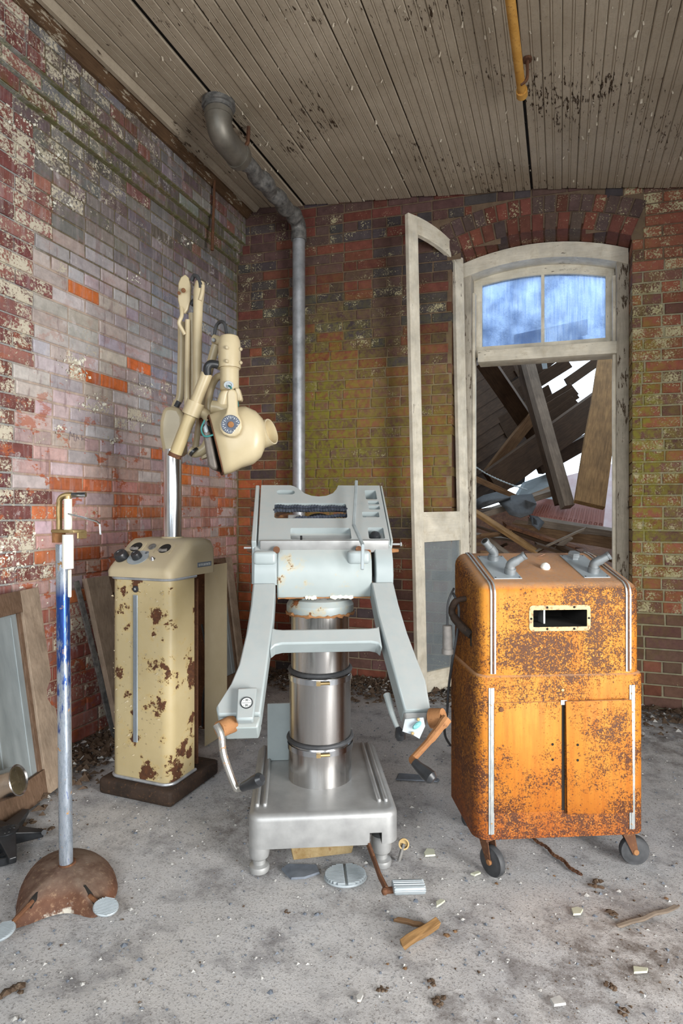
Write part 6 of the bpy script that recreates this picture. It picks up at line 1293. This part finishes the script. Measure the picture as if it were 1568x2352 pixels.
# wheel nut / brass fitting
p = on_floor(916, 1980); bf = thing('brass_fitting', 'small brass fitting standing beside the right front foot', 'fitting', p)
a = p + Vector((0, 0, 0.004)); e = a + RT * 0.012 + Vector((0, 0.02, 0.05))
B().tube([a, e], 0.0065, 10).build('stem', M['galv_rough'], bf, True); B().lathe([(0.017, -0.01), (0.019, 0.006), (0.014, 0.006), (0.012, -0.006), (0, -0.006)], along(e, e - FW * 1 + UP * .3), 18).build('bell', M['brass'], bf, True)
def slab(name, pts, h, mat, label, cat, group=None, tilt=0.0):
    q = [PZ(*p) for p in pts]; c = sum(q, Vector()) / len(q); b = B(); k = len(q); s = 1
    area_ = sum(q[i].x * q[(i + 1) % k].y - q[(i + 1) % k].x * q[i].y for i in range(k))
    if area_ < 0: q.reverse()
    b.v = [p + Vector((0, 0, 0.0015)) for p in q] + [p.lerp(c, 0.06) + Vector((0, 0, h)) for p in q]; b.f = [list(range(k - 1, -1, -1)), list(range(k, 2 * k))] + [[i, (i + 1) % k, k + (i + 1) % k, k + i] for i in range(k)]; b.m = [0] * (k + 2)
    return tag(b.build(name, mat, smooth=None), label, cat, group)
slab('slate_strip', [(908, 1792), (914, 1778), (985, 1783), (1010, 1792), (1005, 1797)], 0.006, M['slate'], 'dark blue grey slate strip on the floor by the right crank', 'slate')
slab('slate_piece', [(645, 1998), (660, 1988), (728, 1990), (735, 2008), (700, 2020), (668, 2022)], 0.008, M['slate'], 'broken grey slate slab half under the table base', 'slate')
for pts, lb in (([(973, 1962), (980, 1952), (997, 1954), (1000, 1967), (976, 1969)], 'pale green glass shard between the table and the cart'), ([(1001, 2075), (1012, 2069), (1022, 2072), (1012, 2080), (1002, 2086)], 'pale green glass shard right of the foot pedal'),
                ([(1311, 2090), (1325, 2087), (1339, 2092), (1333, 2103), (1316, 2104)], 'greenish glass shard in front of the cart right wheel'), ([(1453, 2224), (1488, 2228), (1486, 2236), (1455, 2238)], 'flat pale green shard among brown litter at lower right'),
                ([(1080, 2010), (1098, 2004), (1104, 2008), (1090, 2014)], 'small green shard behind the cart left wheel')):
    slab('glass_shard', pts, 0.007, M['green_glass'], lb, 'shard')
slab('slate_piece', [(817, 2295), (830, 2280), (834, 2290), (828, 2304), (820, 2303)], 0.008, M['stone'], 'grey stone flake at the bottom centre of the floor', 'stone')
slab('slate_piece', [(1262, 2300), (1285, 2292), (1300, 2310), (1272, 2314)], 0.008, M['stone'], 'flat grey stone flake at the bottom right of the floor', 'stone')
a, e = PZ(921, 2174, .014), PZ(1003, 2120, .014); tag(timber('wood_stick', a, e, 0.024, 0.020, M['tan_wood'], 0.3, ragged=0.012), 'short splintered brown stick lying on the floor in the foreground', 'stick')
a, e = PZ(912, 2110, .010), PZ(975, 2128, .012); tag(timber('wood_stick', a, e, 0.012, 0.012, M['brown_wood'], 0.3, ragged=0.02), 'thin dark splinter touching the brown stick', 'splinter')
a, e = PZ(1420, 2125, .006), PZ(1556, 2083, .006); tag(timber('wood_stick', a, e, 0.012, 0.008, M['grey_wood'], 0.3, ragged=0.01), 'long pale lath on the floor at the lower right', 'lath')
# chain on the floor under the cart
b = B(); pa = [PZ(lerp(1205, 1330, i / 34) + 3 * math.sin(i * .6), lerp(1908, 2008, (i / 34)), 0.006) for i in range(35)]
for i in range(34):
    c = (pa[i] + pa[i + 1]) / 2; d = (pa[i + 1] - pa[i]).normalized(); s = d.cross(UP) if i % 2 else UP; L = 0.010
    b.tube([c + d * L * math.cos(t * math.pi / 4) + s * 0.0055 * math.sin(t * math.pi / 4) for t in range(9)], 0.0022, 5, False)
tag(b.build('floor_chain', M['rust'], recalc=False), 'rusty chain lying on the floor under the cart', 'chain')
# chips, leaves and grit
def pebble(b, c, s, rr, flat=0.6):
    n0 = len(b.v); pts = [Vector((rr.uniform(.6, 1) * math.cos(a), rr.uniform(.6, 1) * math.sin(a), rr.uniform(-.1, .1))) for a in [k * 2 * math.pi / 5 + rr.uniform(-.3, .3) for k in range(5)]]
    b.add([c + Vector((p.x, p.y, (p.z + .25) * flat)) * s for p in pts] + [c + Vector((rr.uniform(-.2, .2), rr.uniform(-.2, .2), flat)) * s, c + Vector((0, 0, -0.1)) * s], [(i, (i + 1) % 5, 5) for i in range(5)] + [((i + 1) % 5, i, 6) for i in range(5)])
rr = random.Random(21)
chips = [(840, 1982), (1140, 2030), (1195, 2028), (1272, 2012), (1420, 2048), (1345, 2057), (1050, 2100), (1062, 2112), (1045, 2140), (1110, 2185), (955, 2070), (890, 2095), (900, 2105), (1025, 2150), (890, 2215), (1110, 2240), (1240, 2275), (500, 2150), (300, 2090), (115, 2170), (285, 2172), (320, 2205), (190, 2260), (500, 2256), (580, 2128), (480, 2040), (700, 2100), (728, 2102), (1365, 2105), (1440, 2020), (1390, 2055), (1530, 2065), (1060, 2290), (620, 2280), (395, 1985), (310, 1915), (345, 1905), (180, 1885), (1500, 1965), (1545, 1990), (1180, 2290), (35, 2340), (150, 2325), (240, 2300), (930, 2225), (755, 1858), (945, 1855), (960, 1900)]
SC = []
for i, (x, y) in enumerate(chips):
    k = rr.choice(['stone', 'stone', 'slate', 'slate', 'brown_wood']); b = B(); pebble(b, PZ(x, y, 0.001), rr.uniform(0.006, 0.014), rr)
    nm, lb, ct_ = {'stone': ('stone_chip', 'small pale stone chip lying on the dusty floor', 'stone'), 'slate': ('slate_chip', 'small dark blue grey chip lying on the dusty floor', 'chip'), 'brown_wood': ('bark_chip', 'small brown bark chip lying on the dusty floor', 'bark')}[k]
    SC.append(tag(b.build(nm, M[k], smooth=None), lb.split(' lying')[0], ct_, nm.replace('_', ' ') + 's on the floor'))
for i, (x, y, s) in enumerate([(30, 2285, .045), (1000, 2300, .03), (990, 2260, .02), (1430, 2325, .02), (880, 2275, .022), (1400, 2265, .02), (1370, 2030, .035), (1400, 2100, .03), (660, 2095, .014), (60, 1890, .05), (105, 1905, .045)]):
    b = B(); c = PZ(x, y, 0.002)
    for k in range(7): pebble(b, c + Vector((rr.uniform(-1, 1), rr.uniform(-1, 1), 0)) * s * .6, s * rr.uniform(.25, .5), rr, .5)
    SC.append(tag(b.build('dead_leaf_clump', M['litter'], smooth=None), 'crumpled brown leaf clump', 'leaf litter', 'leaf clumps on the floor'))
LM = {'pole stand foot': PZ(150, 2060), 'x-ray unit base': PZ(370, 1840), 'table base': PZ(740, 1960), 'ribbed pedal pad': PZ(938, 2055), 'brown stick': PZ(962, 2145), 'left cart wheel': PZ(1118, 2010), 'right cart wheel': PZ(1470, 1985), 'flat pale green shard': PZ(1470, 2232), 'grey stone flake': PZ(826, 2292), 'long pale lath': PZ(1490, 2105)}
seen_ = {}
for o in SC:
    nm, lp_ = min(LM.items(), key=lambda kv: (kv[1] - o.location).length); d = o.location - lp_; a, c = d.dot(RT), d.dot(FW)
    seen_.setdefault((o['label'], ('to the right of' if a > 0 else 'to the left of') if abs(a) > abs(c) else ('behind' if c > 0 else 'in front of'), nm), []).append((d.length, o))
for (lb, w_, nm), L in seen_.items():
    for k, (_, o) in enumerate(sorted(L, key=lambda t: t[0])): o['label'] = f"{lb} on the floor {w_} the {nm}" if len(L) == 1 else f"{['nearest', 'second', 'third', 'fourth', 'fifth', 'sixth', 'seventh'][k]} {lb} {w_} the {nm}"
def grit(name, mat, N_, smin, smax, place, seed, label):
    rr = random.Random(seed); b = B()
    for i in range(N_):
        c = place(rr)
        if c is None: continue
        s = smin + (smax - smin) * rr.random() ** 3; a = rr.uniform(0, 6.3); e = Vector((math.cos(a), math.sin(a), 0)) * s; f = Vector((-e.y, e.x, 0)) * rr.uniform(.4, .9)
        b.add([c + e, c - e * .7 + f, c - e * .7 - f, c + Vector((0, 0, s * rr.uniform(.4, .9)))], [(0, 1, 3), (1, 2, 3), (2, 0, 3)])
    o = b.build(name, mat, smooth=None, recalc=False, origin=False); return tag(o, label, 'debris', kind='stuff')
def anyw(rr):
    for _ in range(20):
        y = 0.95 + 3.2 * rr.random() ** 1.5; x = rr.uniform(-2.4, 2.2); return Vector((x, y, -0.002))
grit('dust_grit', M['slate'], 7000, 0.0014, 0.0078, anyw, 31, 'dark grit scattered over the concrete floor')
grit('pale_grit', M['stone'], 5500, 0.0012, 0.007, anyw, 32, 'pale grit scattered over the concrete floor')
grit('brown_grit', M['litter'], 3000, 0.0018, 0.007, lambda rr: Vector((rr.gauss(0.75, .4), 1.0 + abs(rr.gauss(0.55, .35)), -0.001)) if rr.random() < .6 else anyw(rr), 33, 'brown crumbs of bark scattered over the floor')
def near_walls(rr):
    if rr.random() < 0.5: return Vector((XL + 0.035 + abs(rr.gauss(0, .17)), rr.uniform(1.7, 4.15), rr.uniform(0, .02)))
    x = rr.uniform(-2.4, 1.2) if rr.random() < .5 else rr.gauss(-1.5, .45); x = max(-2.38, x); return Vector((x, YB - 0.02 - abs(rr.gauss(0, .2)), rr.uniform(0, .03)))
grit('wall_rubble', M['litter'], 7500, 0.005, 0.034, near_walls, 34, 'brown rubble and litter along the foot of the brick walls')
grit('pale_wall_rubble', M['stone'], 1700, 0.004, 0.022, near_walls, 35, 'pale flakes of mortar and paint along the foot of the walls')
